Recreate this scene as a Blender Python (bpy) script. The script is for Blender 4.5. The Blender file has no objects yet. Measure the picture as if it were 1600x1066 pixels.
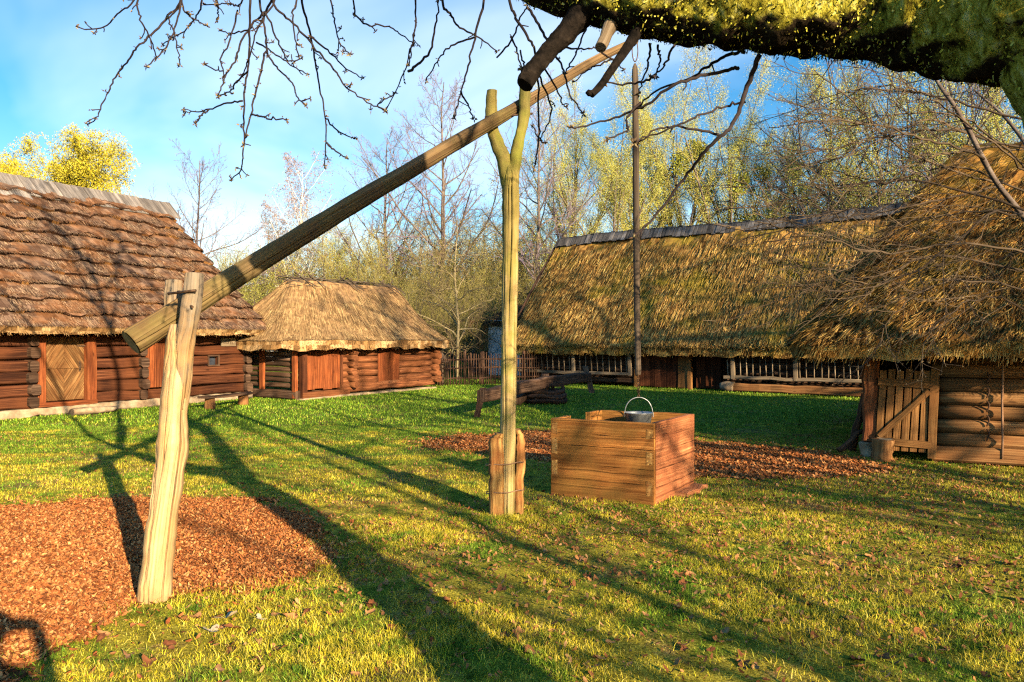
import bpy, math, random
import numpy as np
from mathutils import Vector, noise as mnoise

# ------------------------------------------------------------------ camera, sky, sun, exposure
SC = bpy.context.scene
C = SC.collection
CAMZ = 1.65
F = 1155.0                       # focal length in pixels of the 1600 px wide photograph
HZ = 530.0                       # horizon row
cam = bpy.data.cameras.new('camera'); camo = bpy.data.objects.new('camera', cam); C.objects.link(camo)
cam.sensor_width = 36.0; cam.lens = 36.0 * F / 1600.0
cam.clip_start = 0.05; cam.clip_end = 3000.0
camo.location = (0, 0, CAMZ)
camo.rotation_euler = (math.radians(90) - math.atan((533 - HZ) / F), 0, 0)
SC.camera = camo

AZ, EL = 33.0, 17.0              # shadows run 33 deg left of straight ahead
saz, caz = math.sin(math.radians(AZ)), math.cos(math.radians(AZ))
sel, cel = math.sin(math.radians(EL)), math.cos(math.radians(EL))
W = bpy.data.worlds.new("World"); SC.world = W; W.use_nodes = True
wn = W.node_tree; wb = wn.nodes['Background']
sky = wn.nodes.new('ShaderNodeTexSky'); sky.sky_type = 'NISHITA'; sky.sun_disc = False
sky.sun_elevation = math.radians(EL); sky.sun_rotation = math.radians(180 - AZ)
sky.air_density = 1.0; sky.dust_density = 0.4; sky.ozone_density = 1.5
wb.inputs['Strength'].default_value = 0.085
hs = wn.nodes.new('ShaderNodeHueSaturation'); hs.inputs['Saturation'].default_value = 1.5; hs.inputs['Value'].default_value = 1.1
wn.links.new(sky.outputs[0], hs.inputs['Color'])
tc = wn.nodes.new('ShaderNodeTexCoord'); sp = wn.nodes.new('ShaderNodeSeparateXYZ')
wn.links.new(tc.outputs['Generated'], sp.inputs[0])
ad = wn.nodes.new('ShaderNodeMath'); ad.operation = 'ADD'; ad.inputs[1].default_value = 0.22
wn.links.new(sp.outputs[2], ad.inputs[0])
dvx = wn.nodes.new('ShaderNodeMath'); dvx.operation = 'DIVIDE'
dvy = wn.nodes.new('ShaderNodeMath'); dvy.operation = 'DIVIDE'
wn.links.new(sp.outputs[0], dvx.inputs[0]); wn.links.new(ad.outputs[0], dvx.inputs[1])
wn.links.new(sp.outputs[1], dvy.inputs[0]); wn.links.new(ad.outputs[0], dvy.inputs[1])
cb = wn.nodes.new('ShaderNodeCombineXYZ'); wn.links.new(dvx.outputs[0], cb.inputs[0]); wn.links.new(dvy.outputs[0], cb.inputs[1])
mpw = wn.nodes.new('ShaderNodeMapping'); mpw.inputs['Location'].default_value = (2.3, 0.4, 0.0); mpw.inputs['Scale'].default_value = (0.9, 0.75, 1)
wn.links.new(cb.outputs[0], mpw.inputs[0])
nz = wn.nodes.new('ShaderNodeTexNoise'); nz.inputs['Scale'].default_value = 0.95; nz.inputs['Detail'].default_value = 5.0
nz.inputs['Roughness'].default_value = 0.5; nz.inputs['Distortion'].default_value = 0.5
wn.links.new(mpw.outputs[0], nz.inputs[0])
gx = wn.nodes.new('ShaderNodeMath'); gx.operation = 'MULTIPLY_ADD'; gx.inputs[1].default_value = -0.16; gx.inputs[2].default_value = 0.0
wn.links.new(sp.outputs[0], gx.inputs[0])
sm = wn.nodes.new('ShaderNodeMath'); sm.operation = 'ADD'
wn.links.new(nz.outputs[0], sm.inputs[0]); wn.links.new(gx.outputs[0], sm.inputs[1])
cr = wn.nodes.new('ShaderNodeValToRGB'); cr.color_ramp.elements[0].position = 0.45; cr.color_ramp.elements[1].position = 0.84
cr.color_ramp.elements[1].color = (0.8, 0.8, 0.8, 1)
wn.links.new(sm.outputs[0], cr.inputs[0])
mxw = wn.nodes.new('ShaderNodeMix'); mxw.data_type = 'RGBA'
front = wn.nodes.new('ShaderNodeMapRange'); front.inputs[1].default_value = 0.0; front.inputs[2].default_value = 0.5; wn.links.new(sp.outputs[1], front.inputs[0])
cf = wn.nodes.new('ShaderNodeMath'); cf.operation = 'MULTIPLY'; wn.links.new(cr.outputs[0], cf.inputs[0]); wn.links.new(front.outputs[0], cf.inputs[1])   # the clouds stand in the northern half of the sky
wn.links.new(cf.outputs[0], mxw.inputs[0]); wn.links.new(hs.outputs[0], mxw.inputs[6])
mxw.inputs[7].default_value = (8.3, 8.9, 9.5, 1)
wn.links.new(mxw.outputs[2], wb.inputs['Color'])

sl = bpy.data.lights.new('sun', 'SUN'); slo = bpy.data.objects.new('sun', sl); C.objects.link(slo)
sl.energy = 5.0; sl.angle = math.radians(0.5); sl.color = (1.0, 0.82, 0.56)
slo.rotation_euler = Vector((-saz * cel, caz * cel, -sel)).to_track_quat('-Z', 'Y').to_euler()
SC.view_settings.view_transform = 'Standard'; SC.view_settings.look = 'None'
SC.view_settings.exposure = 1.25; SC.view_settings.gamma = 1.0
SC.cycles.max_bounces = 5; SC.cycles.diffuse_bounces = 0; SC.cycles.glossy_bounces = 2
SC.cycles.use_denoising = False; SC.cycles.filter_width = 1.25
SC.cycles.sample_clamp_indirect = 6.0

# ------------------------------------------------------------------ helpers
def rg(seed): return np.random.default_rng(seed)
R0 = rg(7)
def P(px, py, d): return np.array(((px - 800.0) / F * d, d, CAMZ - (py - HZ) / F * d))
def G(px, py):
    d = CAMZ * F / (py - HZ); return np.array(((px - 800.0) / F * d, d, 0.0))
def unit(v):
    v = np.asarray(v, float); return v / np.maximum(np.linalg.norm(v, axis=-1, keepdims=True), 1e-9)

class MB:
    """collects quads / n-gons with a per-face random value and uv in metres, then links ONE mesh object"""
    def __init__(s): s.V = []; s.F = []; s.n = 0
    def add(s, V, Fc, rnd=None, uv=None, smooth=False, mi=0):
        V = np.asarray(V, float).reshape(-1, 3); Fc = np.asarray(Fc, dtype=np.int64)
        m, k = Fc.shape
        if rnd is None: rnd = R0.random()
        rnd = np.broadcast_to(np.asarray(rnd, float), (m,)).copy()
        if uv is None: uv = V[Fc][:, :, [0, 2]]
        s.V.append(V); s.F.append((Fc + s.n, rnd, np.asarray(uv, float).reshape(m, k, 2), smooth, mi)); s.n += len(V)
    def sweep(s, path, a, b, prof, rnd=None, caps=True, smooth=False, mi=0):
        path = np.asarray(path, float); k = len(path); prof = np.asarray(prof, float); m = len(prof)
        a = np.broadcast_to(np.asarray(a, float), (k, 3)); b = np.broadcast_to(np.asarray(b, float), (k, 3))
        V = path[:, None] + prof[None, :, :1] * a[:, None] + prof[None, :, 1:2] * b[:, None]
        i = np.arange(k - 1)[:, None]; j = np.arange(m)[None]; j2 = (j + 1) % m
        Fc = np.stack([i * m + j, i * m + j2, (i + 1) * m + j2, (i + 1) * m + j], -1).reshape(-1, 4)
        u = np.concatenate([[0], np.cumsum(np.linalg.norm(np.diff(path, axis=0), axis=1))])
        ring = V[0]; per = np.concatenate([[0], np.cumsum(np.linalg.norm(np.roll(ring, -1, 0) - ring, axis=1))])
        uo = R0.random() * 50
        jj = np.broadcast_to(j, (k - 1, m)); ii = np.broadcast_to(i, (k - 1, m))
        uv = np.stack([np.stack([u[ii] + uo, per[jj]], -1), np.stack([u[ii] + uo, per[jj + 1]], -1),
                       np.stack([u[ii + 1] + uo, per[jj + 1]], -1), np.stack([u[ii + 1] + uo, per[jj]], -1)], 2).reshape(-1, 4, 2)
        if rnd is None: rnd = R0.random()
        s.add(V, Fc, rnd, uv, smooth, mi)
        if caps:
            base = s.n - k * m
            for off, order in ((0, range(m - 1, -1, -1)), ((k - 1) * m, range(m))):
                f = np.array([[off + q for q in order]]) ; VV = V.reshape(-1, 3)
                c = VV[f[0]] - VV[f[0]].mean(0)
                la = np.linalg.norm(a[0]) + 1e-9; lb = np.linalg.norm(b[0]) + 1e-9
                uvc = np.stack([c @ (a[0] / la), c @ (b[0] / lb)], -1)[None] + 3.7
                s.F.append((f + base, np.array([rnd if np.ndim(rnd) == 0 else R0.random()]), uvc, False, mi))
    def plank(s, p0, p1, w, t, segs=5, jit=.0, sag=0.0, ch=.12, rnd=None, mi=0):
        """board from p0 to p1; w and t are full-width / full-thickness vectors"""
        p0 = np.asarray(p0, float); p1 = np.asarray(p1, float); w = np.asarray(w, float); t = np.asarray(t, float)
        q = np.linspace(0, 1, segs + 1)[:, None]; path = p0 + (p1 - p0) * q
        wn_, tn_ = np.linalg.norm(w), np.linalg.norm(t)
        if jit: path = path + R0.normal(0, jit, (segs + 1, 1)) * w / wn_ + R0.normal(0, jit * .6, (segs + 1, 1)) * t / tn_
        path[:, 2] -= sag * np.sin(q[:, 0] * math.pi)
        c = min(ch, .45); cw = min(.9, c * tn_ / wn_ * 1.0) if wn_ > tn_ else c; ct = c if wn_ > tn_ else min(.9, c * wn_ / tn_)
        prof = [(1, -1 + ct), (1, 1 - ct), (1 - cw, 1), (-1 + cw, 1), (-1, 1 - ct), (-1, -1 + ct), (-1 + cw, -1), (1 - cw, -1)]
        sc = 1 + (R0.normal(0, jit / max(wn_, .02), (segs + 1, 1)) if jit else 0)
        s.sweep(path, w / 2 * sc, np.broadcast_to(t / 2, (segs + 1, 3)), prof, rnd=rnd, mi=mi)
    def log(s, p0, p1, r0, r1=None, n=10, segs=6, jit=.006, rnd=None, flat=1.0, mi=0, up=(0, 0, 1)):
        p0 = np.asarray(p0, float); p1 = np.asarray(p1, float); r1 = r0 if r1 is None else r1
        q = np.linspace(0, 1, segs + 1)[:, None]; path = p0 + (p1 - p0) * q + R0.normal(0, jit, (segs + 1, 3))
        T = unit(p1 - p0); u = np.cross(T, up)
        if np.linalg.norm(u) < .1: u = np.cross(T, (0, 1, 0))
        u = unit(u); v = np.cross(T, u); r = (r0 + (r1 - r0) * q) * (1 + R0.normal(0, jit * 3, (segs + 1, 1)))
        an = np.linspace(0, 2 * math.pi, n, endpoint=False) + R0.random()
        an0 = 1 + R0.normal(0, .03, n)
        s.sweep(path, u * r, v * r * flat, np.stack([np.cos(an) * an0, np.sin(an) * an0], -1), rnd=rnd, smooth=True, mi=mi)
    def tube(s, pts, radii, n=10, rough=0.0, rnd=None, caps=True, res=None, flat=1.0, mi=0, fr=6.0, grooves=()):
        """smooth tube through control points"""
        pts = np.asarray(pts, float); radii = np.asarray(radii, float)
        if res: pts, radii = spline(pts, radii, res)
        k = len(pts); T = np.gradient(pts, axis=0); T = unit(T)
        ref = np.array((0.13, .2, 1.0)) if abs(unit(pts[-1] - pts[0])[2]) < .8 else np.array((1.0, .1, .05))
        u = unit(np.cross(T, ref)); v = np.cross(T, u)
        an = np.linspace(0, 2 * math.pi, n, endpoint=False)
        off = np.ones((k, n))
        if rough:
            so = R0.random(3) * 100
            for i in range(k):
                for j in range(n):
                    q = pts[i] + (u[i] * math.cos(an[j]) + v[i] * math.sin(an[j])) * radii[i]
                    off[i, j] += rough * mnoise.fractal(Vector(q * fr + so), 1.0, 2.0, 3)
        for a_, w_, d_, wander in grooves:
            q = np.arange(k) / k; ca = a_ + wander * np.sin(q * 7 + a_ * 3) + .4 * wander * np.sin(q * 23 + a_); fade = np.clip(1.6 * np.sin(q * 9 + a_ * 5) + .9, 0, 1)
            da = (an[None] - ca[:, None] + math.pi) % (2 * math.pi) - math.pi; off -= d_ * fade[:, None] * np.exp(-(da / w_) ** 2)
        V = pts[:, None] + (np.cos(an)[None, :, None] * u[:, None] + flat * np.sin(an)[None, :, None] * v[:, None]) * (radii[:, None] * off)[..., None]
        i = np.arange(k - 1)[:, None]; j = np.arange(n)[None]; j2 = (j + 1) % n
        Fc = np.stack([i * n + j, i * n + j2, (i + 1) * n + j2, (i + 1) * n + j], -1).reshape(-1, 4)
        L = np.concatenate([[0], np.cumsum(np.linalg.norm(np.diff(pts, axis=0), axis=1))]); rm = radii.mean()
        jj = np.broadcast_to(j, (k - 1, n)); ii = np.broadcast_to(i, (k - 1, n)); pv = 2 * math.pi * rm / n; uo = R0.random() * 20
        uv = np.stack([np.stack([L[ii] + uo, jj * pv], -1), np.stack([L[ii] + uo, (jj + 1) * pv], -1),
                       np.stack([L[ii + 1] + uo, (jj + 1) * pv], -1), np.stack([L[ii + 1] + uo, jj * pv], -1)], 2).reshape(-1, 4, 2)
        s.add(V, Fc, rnd, uv, True, mi)
        if caps:
            base = s.n - k * n
            for o_, order in ((0, range(n - 1, -1, -1)), ((k - 1) * n, range(n))):
                f = np.array([[o_ + q for q in order]]); c = V.reshape(-1, 3)[f[0]]; c = c - c.mean(0)
                s.F.append((f + base, np.array([.5]), np.stack([c @ u[0], c @ v[0]], -1)[None], False, mi))
    def tubes(s, Pn, Rn, S=3, rnd=None, mi=0):
        """many tubes at once: Pn (N,K,3), Rn (N,K)"""
        N, K = Rn.shape; T = np.gradient(Pn, axis=1); T = unit(T)
        D = unit(Pn[:, -1] - Pn[:, 0]); ref = np.where(np.abs(D[:, 2:3]) > .8, np.array([[1.0, .1, .05]]), np.array([[.13, .2, 1.0]]))
        u = unit(np.cross(T, ref[:, None])); v = np.cross(T, u)
        an = np.linspace(0, 2 * math.pi, S, endpoint=False)
        V = Pn[:, :, None] + (np.cos(an)[:, None] * u[:, :, None] + np.sin(an)[:, None] * v[:, :, None]) * Rn[:, :, None, None]
        nn = np.arange(N)[:, None, None] * K * S; i = np.arange(K - 1)[None, :, None]; j = np.arange(S)[None, None]; j2 = (j + 1) % S
        Fc = np.stack([nn + i * S + j, nn + i * S + j2, nn + (i + 1) * S + j2, nn + (i + 1) * S + j], -1).reshape(-1, 4)
        if rnd is None: rnd = R0.random(N)
        rf = np.repeat(rnd, (K - 1) * S)
        L = np.linalg.norm(np.diff(Pn, axis=1), axis=2).mean() ; pv = 2 * math.pi * Rn.mean() / S
        a = np.broadcast_to(i * L, (N, K - 1, S)); b = np.broadcast_to(j * pv, (N, K - 1, S)); o = np.broadcast_to((np.arange(N) * .37)[:, None, None], (N, K - 1, S))
        uv = np.stack([np.stack([a + o, b], -1), np.stack([a + o, b + pv], -1), np.stack([a + L + o, b + pv], -1), np.stack([a + L + o, b], -1)], 3).reshape(-1, 4, 2)
        s.add(V, Fc, rf, uv, S > 3, mi)
    def quads(s, c, a, b, rnd=None, taper=1.0, mi=0):
        """many small quads: centre of base c, length vector a, half width vector b (tip half width b*taper)"""
        N = len(c)
        V = np.stack([c - b, c + b, c + a + b * taper, c + a - b * taper], 1)
        Fc = np.arange(N * 4).reshape(N, 4)
        L = np.linalg.norm(a, axis=1); w = np.linalg.norm(b, axis=1); z = np.zeros(N)
        uv = np.stack([np.stack([z, z], -1), np.stack([z, w], -1), np.stack([L, w], -1), np.stack([L, z], -1)], 1)
        s.add(V, Fc, R0.random(N) if rnd is None else rnd, uv, False, mi)
    def prism(s, poly, fn, t, rnd=None, uvd=(1, 0)):
        poly = np.asarray(poly, float); m = len(poly)
        A = np.array([fn(p[0], p[1], 0) for p in poly]); B = np.array([fn(p[0], p[1], t) for p in poly])
        d = np.array(uvd, float) / np.linalg.norm(uvd); nrm = np.array((-d[1], d[0]))
        uv = np.stack([poly @ d, poly @ nrm], -1) + R0.random() * 20
        rnd = R0.random() if rnd is None else rnd
        s.add(B, [list(range(m))], rnd, uv[None]); s.add(A, [list(range(m - 1, -1, -1))], rnd, uv[::-1][None])
        V = np.concatenate([A, B]); Fc = [[i, (i + 1) % m, m + (i + 1) % m, m + i] for i in range(m)]
        s.add(V, Fc, rnd)
    def mesh(s, name, mats):
        me = bpy.data.meshes.new(name)
        V = np.concatenate(s.V); me.vertices.add(len(V)); me.vertices.foreach_set('co', V.astype(np.float32).ravel())
        loops = np.concatenate([f[0].ravel() for f in s.F]); cnt = np.concatenate([np.full(len(f[0]), f[0].shape[1]) for f in s.F])
        me.loops.add(len(loops)); me.loops.foreach_set('vertex_index', loops.astype(np.int32))
        me.polygons.add(len(cnt)); st = np.concatenate([[0], np.cumsum(cnt)[:-1]])
        me.polygons.foreach_set('loop_start', st.astype(np.int32))
        me.polygons.foreach_set('use_smooth', np.concatenate([np.full(len(f[0]), f[3]) for f in s.F]))
        me.polygons.foreach_set('material_index', np.concatenate([np.full(len(f[0]), f[4]) for f in s.F]).astype(np.int32))
        at = me.attributes.new('rnd', 'FLOAT', 'FACE'); at.data.foreach_set('value', np.concatenate([f[1] for f in s.F]).astype(np.float32))
        ul = me.uv_layers.new(name='UVMap'); ul.data.foreach_set('uv', np.concatenate([f[2].reshape(-1, 2) for f in s.F]).astype(np.float32).ravel())
        for m in (mats if isinstance(mats, (list, tuple)) else [mats]): me.materials.append(m)
        me.update(calc_edges=True); me.validate()
        return me
    def build(s, name, mats, parent=None):
        o = bpy.data.objects.new(name, s.mesh(name, mats)); C.objects.link(o)
        if parent: o.parent = parent
        return o

def spline(pts, rad, n):
    pts = np.asarray(pts, float); k = len(pts); t = np.linspace(0, k - 1, n); i = np.clip(t.astype(int), 0, k - 2); f = (t - i)[:, None]
    p = np.concatenate([[2 * pts[0] - pts[1]], pts, [2 * pts[-1] - pts[-2]]]); a, b, c, d = p[i], p[i + 1], p[i + 2], p[i + 3]
    q = .5 * (2 * b + (c - a) * f + (2 * a - 5 * b + 4 * c - d) * f ** 2 + (3 * b - a - 3 * c + d) * f ** 3)
    return q, np.interp(t, np.arange(k), rad)

def tag(o, label=None, cat=None, group=None, kind=None):
    for k, v in (('label', label), ('category', cat), ('group', group), ('kind', kind)):
        if v: o[k] = v
    return o
def thing(name, label, cat, loc=(0, 0, 0), rz=0.0, group=None):
    o = bpy.data.objects.new(name, None); C.objects.link(o); o.location = loc; o.rotation_euler = (0, 0, rz); o.empty_display_size = .2
    return tag(o, label, cat, group)

# ------------------------------------------------------------------ materials
def newmat(name):
    m = bpy.data.materials.new(name); m.use_nodes = True; nt = m.node_tree
    return m, nt, nt.nodes['Principled BSDF']
def nd(nt, t, **kw):
    n = nt.nodes.new('ShaderNode' + t)
    for k, v in kw.items():
        if k.startswith('i_'):
            k = k[2:]; n.inputs[int(k) if k.isdigit() else k.replace('_', ' ')].default_value = v
        else: setattr(n, k, v)
    return n
def ramp(nt, fac, stops):
    r = nd(nt, 'ValToRGB'); e = r.color_ramp.elements
    while len(e) < len(stops): e.new(.5)
    for el, (p, c) in zip(e, stops): el.position = p; el.color = (c[0], c[1], c[2], 1) if np.ndim(c) else (c, c, c, 1)
    nt.links.new(fac, r.inputs[0]); return r.outputs[0]
def mixc(nt, fac, a, b, mode='MIX'):
    m = nd(nt, 'Mix', data_type='RGBA', blend_type=mode)
    for s_, v in ((0, fac), (6, a), (7, b)):
        if hasattr(v, 'is_output'): nt.links.new(v, m.inputs[s_])
        else: m.inputs[s_].default_value = v if np.ndim(v) == 0 else (v[0], v[1], v[2], 1)
    return m.outputs[2]
def attr(nt, n='rnd'): return nd(nt, 'Attribute', attribute_name=n).outputs['Fac']
def noise(nt, vec, scale, detail=4, rough=.55, dist=0.0):
    n = nd(nt, 'TexNoise', i_Scale=scale, i_Detail=detail, i_Roughness=rough, i_Distortion=dist)
    if vec is not None: nt.links.new(vec, n.inputs['Vector'])
    return n.outputs['Fac']
def objco(nt): return nd(nt, 'TexCoord').outputs['Object']
def bump(nt, b, h, strength, dist=.01):
    n = nd(nt, 'Bump', i_Strength=strength, i_Distance=dist); nt.links.new(h, n.inputs['Height']); nt.links.new(n.outputs[0], b.inputs['Normal'])
def mapped(nt, vec, scale, addrnd=True):
    m = nd(nt, 'Mapping'); m.inputs['Scale'].default_value = scale; nt.links.new(vec, m.inputs[0]); out = m.outputs[0]
    if addrnd:
        mu = nd(nt, 'VectorMath', operation='MULTIPLY_ADD'); cbx = nd(nt, 'CombineXYZ'); a = attr(nt)
        for k in range(3): nt.links.new(a, cbx.inputs[k])
        nt.links.new(cbx.outputs[0], mu.inputs[0]); mu.inputs[1].default_value = (31.7, 57.3, 91.1); nt.links.new(out, mu.inputs[2]); out = mu.outputs[0]
    return out

def wood(name, dark, mid, light, su=1.2, sv=28.0, crack=.5, stain=None, stain_amt=.5, stain_scale=1.5, var=.45, rough=.85, bmp=.5, moss=None, moss_amt=.55, topmoss=None, topcol=((.05, .04, .012), (.27, .24, .06))):
    m, nt, b = newmat(name); uv = nd(nt, 'UVMap').outputs[0]; su, sv = su * 1.6, sv * 2.6
    v = mapped(nt, uv, (su, sv, 1)); g = noise(nt, v, 1.0, 8, .68, .35)
    col = ramp(nt, g, [(.33, dark), (.5, mid), (.68, light)])
    v2 = mapped(nt, uv, (su * .4, sv * .8, 1)); ck = noise(nt, v2, 1.0, 3, .5, .3)
    ckm = ramp(nt, ck, [(.33, 0.0), (.39, 1.0)])
    col = mixc(nt, crack, col, mixc(nt, ckm, (dark[0] * .35, dark[1] * .35, dark[2] * .35), col))
    val = nd(nt, 'MapRange', i_3=1 - var, i_4=1 + var * .9); nt.links.new(attr(nt), val.inputs[0])
    col = mixc(nt, 1.0, col, val.outputs[0], 'MULTIPLY')
    oc = objco(nt)
    bl = noise(nt, mapped(nt, uv, (su * .45, sv * .10, 1)), 1.0, 4, .6); col = mixc(nt, 1.0, col, ramp(nt, bl, [(.32, .5), (.68, 1.4)]), 'MULTIPLY')
    kv = nd(nt, 'TexVoronoi', i_Scale=1.0); nt.links.new(mapped(nt, uv, (1.5, 5.0, 1)), kv.inputs['Vector'])
    col = mixc(nt, ramp(nt, kv.outputs['Distance'], [(.05, .75), (.11, 0.0)]), col, (dark[0] * .5, dark[1] * .45, dark[2] * .4))
    if topmoss is not None:
        zz = nd(nt, 'SeparateXYZ'); nt.links.new(oc, zz.inputs[0]); mr = nd(nt, 'MapRange', i_1=topmoss[0], i_2=topmoss[1], i_3=-.25, i_4=.22); nt.links.new(zz.outputs[2], mr.inputs[0])
        ma = nd(nt, 'Math', operation='ADD'); nt.links.new(mr.outputs[0], ma.inputs[0]); nt.links.new(noise(nt, mapped(nt, uv, (1.0, 9.0, 1), False), 1.0, 6, .7), ma.inputs[1])
        col = mixc(nt, ramp(nt, ma.outputs[0], [(.42, 0.0), (.62, .85)]), col, mixc(nt, g, topcol[0], topcol[1]))
    if stain is not None:
        s_ = ramp(nt, noise(nt, oc, stain_scale, 5, .6), [(.42, 0.0), (.62, stain_amt)]); col = mixc(nt, s_, col, stain)
    if moss is not None:
        s_ = ramp(nt, noise(nt, oc, stain_scale * 1.7, 6, .7), [(.48, 0.0), (.64, moss_amt)]); col = mixc(nt, s_, col, moss)
    nt.links.new(col, b.inputs['Base Color']); b.inputs['Roughness'].default_value = rough; b.inputs['Specular IOR Level'].default_value = .15
    hgt = mixc(nt, .5, g, ckm); bump(nt, b, hgt, bmp, .012)
    return m

def strands(name, stops, patch=None, patch_amt=.7, patch_scale=.9, plo=.47, phi=.6, patch2=None, uvs=(2.0, 45.0), rough=.9):
    m, nt, b = newmat(name); uv = nd(nt, 'UVMap').outputs[0]
    col = ramp(nt, attr(nt), stops)
    g = noise(nt, mapped(nt, uv, (uvs[0], uvs[1], 1), False), 1.0, 4, .6)
    col = mixc(nt, 1.0, col, ramp(nt, g, [(.3, .55), (.7, 1.35)]), 'MULTIPLY')
    oc = objco(nt)
    if patch is not None:
        a = ramp(nt, noise(nt, oc, patch_scale, 7, .68), [(plo, 0.0), (phi, patch_amt)]); col = mixc(nt, a, col, patch)
    if patch2 is not None:
        a = ramp(nt, noise(nt, oc, patch_scale * .53 + .11, 6, .65, .4), [(.5, 0.0), (.66, .65)]); col = mixc(nt, a, col, patch2)
    fine = ramp(nt, noise(nt, oc, 5.0, 4, .7), [(.3, .6), (.7, 1.3)]); col = mixc(nt, 1.0, col, fine, 'MULTIPLY')
    nt.links.new(col, b.inputs['Base Color']); b.inputs['Roughness'].default_value = rough; b.inputs['Specular IOR Level'].default_value = .1
    bump(nt, b, g, .4, .01)
    return m

def simple(name, stops, scale=8.0, rough=.8, metal=0.0, spec=.2, bmp=0.0, byrnd=False):
    m, nt, b = newmat(name); oc = objco(nt)
    n = noise(nt, oc, scale, 6, .62); f = n
    if byrnd:
        f = nd(nt, 'Math', operation='MULTIPLY_ADD', i_1=.6); nt.links.new(attr(nt), f.inputs[0])
        f2 = nd(nt, 'Math', operation='MULTIPLY', i_1=.4); nt.links.new(n, f2.inputs[0]); nt.links.new(f2.outputs[0], f.inputs[2]); f = f.outputs[0]
    nt.links.new(ramp(nt, f, stops), b.inputs['Base Color']); b.inputs['Roughness'].default_value = rough
    b.inputs['Metallic'].default_value = metal; b.inputs['Specular IOR Level'].default_value = spec
    if bmp: bump(nt, b, n, bmp, .02)
    return m

M = {}
M['hewn'] = wood('dark_hewn_timber', (0.019, 0.007, 0.004), (0.073, 0.022, 0.009), (0.204, 0.076, 0.032), su=.5, sv=18, stain=(0.166, 0.052, 0.017), stain_amt=.5, stain_scale=.8, var=.4)
M['hewn_grey'] = wood('weathered_log', (0.025, 0.014, 0.009), (0.093, 0.051, 0.031), (0.221, 0.140, 0.089), su=.9, sv=16, stain=(0.085, 0.038, 0.017), stain_amt=.5, stain_scale=1.1)
M['redlog'] = wood('red_brown_log', (0.049, 0.015, 0.007), (0.211, 0.070, 0.026), (0.465, 0.191, 0.077), su=.9, sv=14, stain=(0.225, 0.077, 0.026), stain_amt=.5, stain_scale=1.4, var=.3)
M['redboard'] = wood('red_board', (0.068, 0.015, 0.006), (0.258, 0.066, 0.018), (0.435, 0.144, 0.046), su=1.0, sv=18, stain=(0.136, 0.036, 0.013), stain_amt=.5, stain_scale=2.2, var=.25)
M['tanlog'] = wood('tan_round_log', (0.081, 0.031, 0.011), (0.284, 0.131, 0.047), (0.513, 0.281, 0.110), su=.45, sv=18, stain=(0.324, 0.125, 0.039), stain_amt=.5, stain_scale=1.5, var=.2)
M['gate'] = wood('brown_gate_board', (0.126, 0.052, 0.015), (0.280, 0.130, 0.041), (0.448, 0.234, 0.083), su=1.2, sv=30, var=.25, stain=(0.252, 0.104, 0.033), stain_scale=3)
M['door'] = wood('door_board', (0.061, 0.024, 0.009), (0.213, 0.098, 0.033), (0.406, 0.234, 0.090), su=1.2, sv=20, stain=(0.122, 0.044, 0.013), stain_amt=.6, stain_scale=2.0, var=.35)
M['dark'] = wood('dark_shaded_board', (.03, .016, .01), (.09, .045, .026), (.2, .11, .065), var=.3)
M['grey'] = wood('grey_board', (.12, .10, .085), (.26, .22, .19), (.42, .37, .32), su=1.2, sv=26, var=.4, stain=(.1, .085, .08), stain_amt=.4)
M['darkgrey'] = wood('dark_grey_board', (.05, .045, .042), (.13, .115, .105), (.25, .22, .2), su=1.2, sv=26, var=.5)
M['rail'] = wood('pale_rail', (0.142, 0.097, 0.055), (0.272, 0.194, 0.117), (0.389, 0.304, 0.207), su=1.2, sv=30, var=.25)
M['post'] = wood('pale_post', (0.322, 0.188, 0.080), (0.554, 0.360, 0.169), (0.721, 0.499, 0.257), su=.5, sv=24, crack=.9, var=.05, stain=(0.541, 0.277, 0.080), stain_amt=.6, stain_scale=2.2, bmp=.9, moss=(0.206, 0.144, 0.080), moss_amt=.45, topmoss=(.7, 2.2), topcol=((.07, .06, .05), (.34, .28, .21)))
M['forkpost'] = wood('mossy_post', (0.253, 0.157, 0.060), (0.519, 0.360, 0.150), (0.705, 0.511, 0.246), su=.45, sv=22, crack=.85, var=.05, stain=(0.359, 0.255, 0.063), stain_amt=.6, stain_scale=1.5, bmp=.9, moss=(0.199, 0.209, 0.024), moss_amt=.7, topmoss=(1.2, 3.3))
M['forktop'] = M['forkpost']
M['beam'] = wood('weathered_beam', (.07, .04, .018), (.165, .10, .045), (.28, .19, .095), su=.3, sv=20, crack=.9, var=.05, stain=(.10, .055, .022), stain_amt=.6, stain_scale=1.1, bmp=.9, moss=(.19, .155, .045), moss_amt=.5)
M['beamcap'] = simple('sawn_end', [(.3, (.22, .14, .05)), (.7, (.48, .33, .13))], 14)
M['pole'] = wood('grey_pole', (0.054, 0.037, 0.025), (0.119, 0.084, 0.057), (0.198, 0.149, 0.104), su=.7, sv=26, var=.1)
M['well'] = wood('well_board', (0.201, 0.063, 0.014), (0.462, 0.171, 0.038), (0.708, 0.315, 0.082), su=.6, sv=22, crack=.7, var=.3, stain=(0.231, 0.120, 0.027), stain_amt=.65, stain_scale=2.3, bmp=.8)
M['well_red'] = wood('well_red_board', (0.228, 0.072, 0.029), (0.473, 0.167, 0.065), (0.665, 0.290, 0.124), su=.6, sv=22, crack=.7, var=.25, stain=(0.263, 0.080, 0.033), stain_amt=.6, stain_scale=2.8, bmp=.8)
M['stake'] = wood('charred_stake', (0.168, 0.061, 0.018), (0.504, 0.264, 0.075), (0.744, 0.462, 0.160), su=1.2, sv=16, crack=.95, var=.3, stain=(0.288, 0.088, 0.025), stain_amt=.75, stain_scale=4, bmp=1.0)
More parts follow.
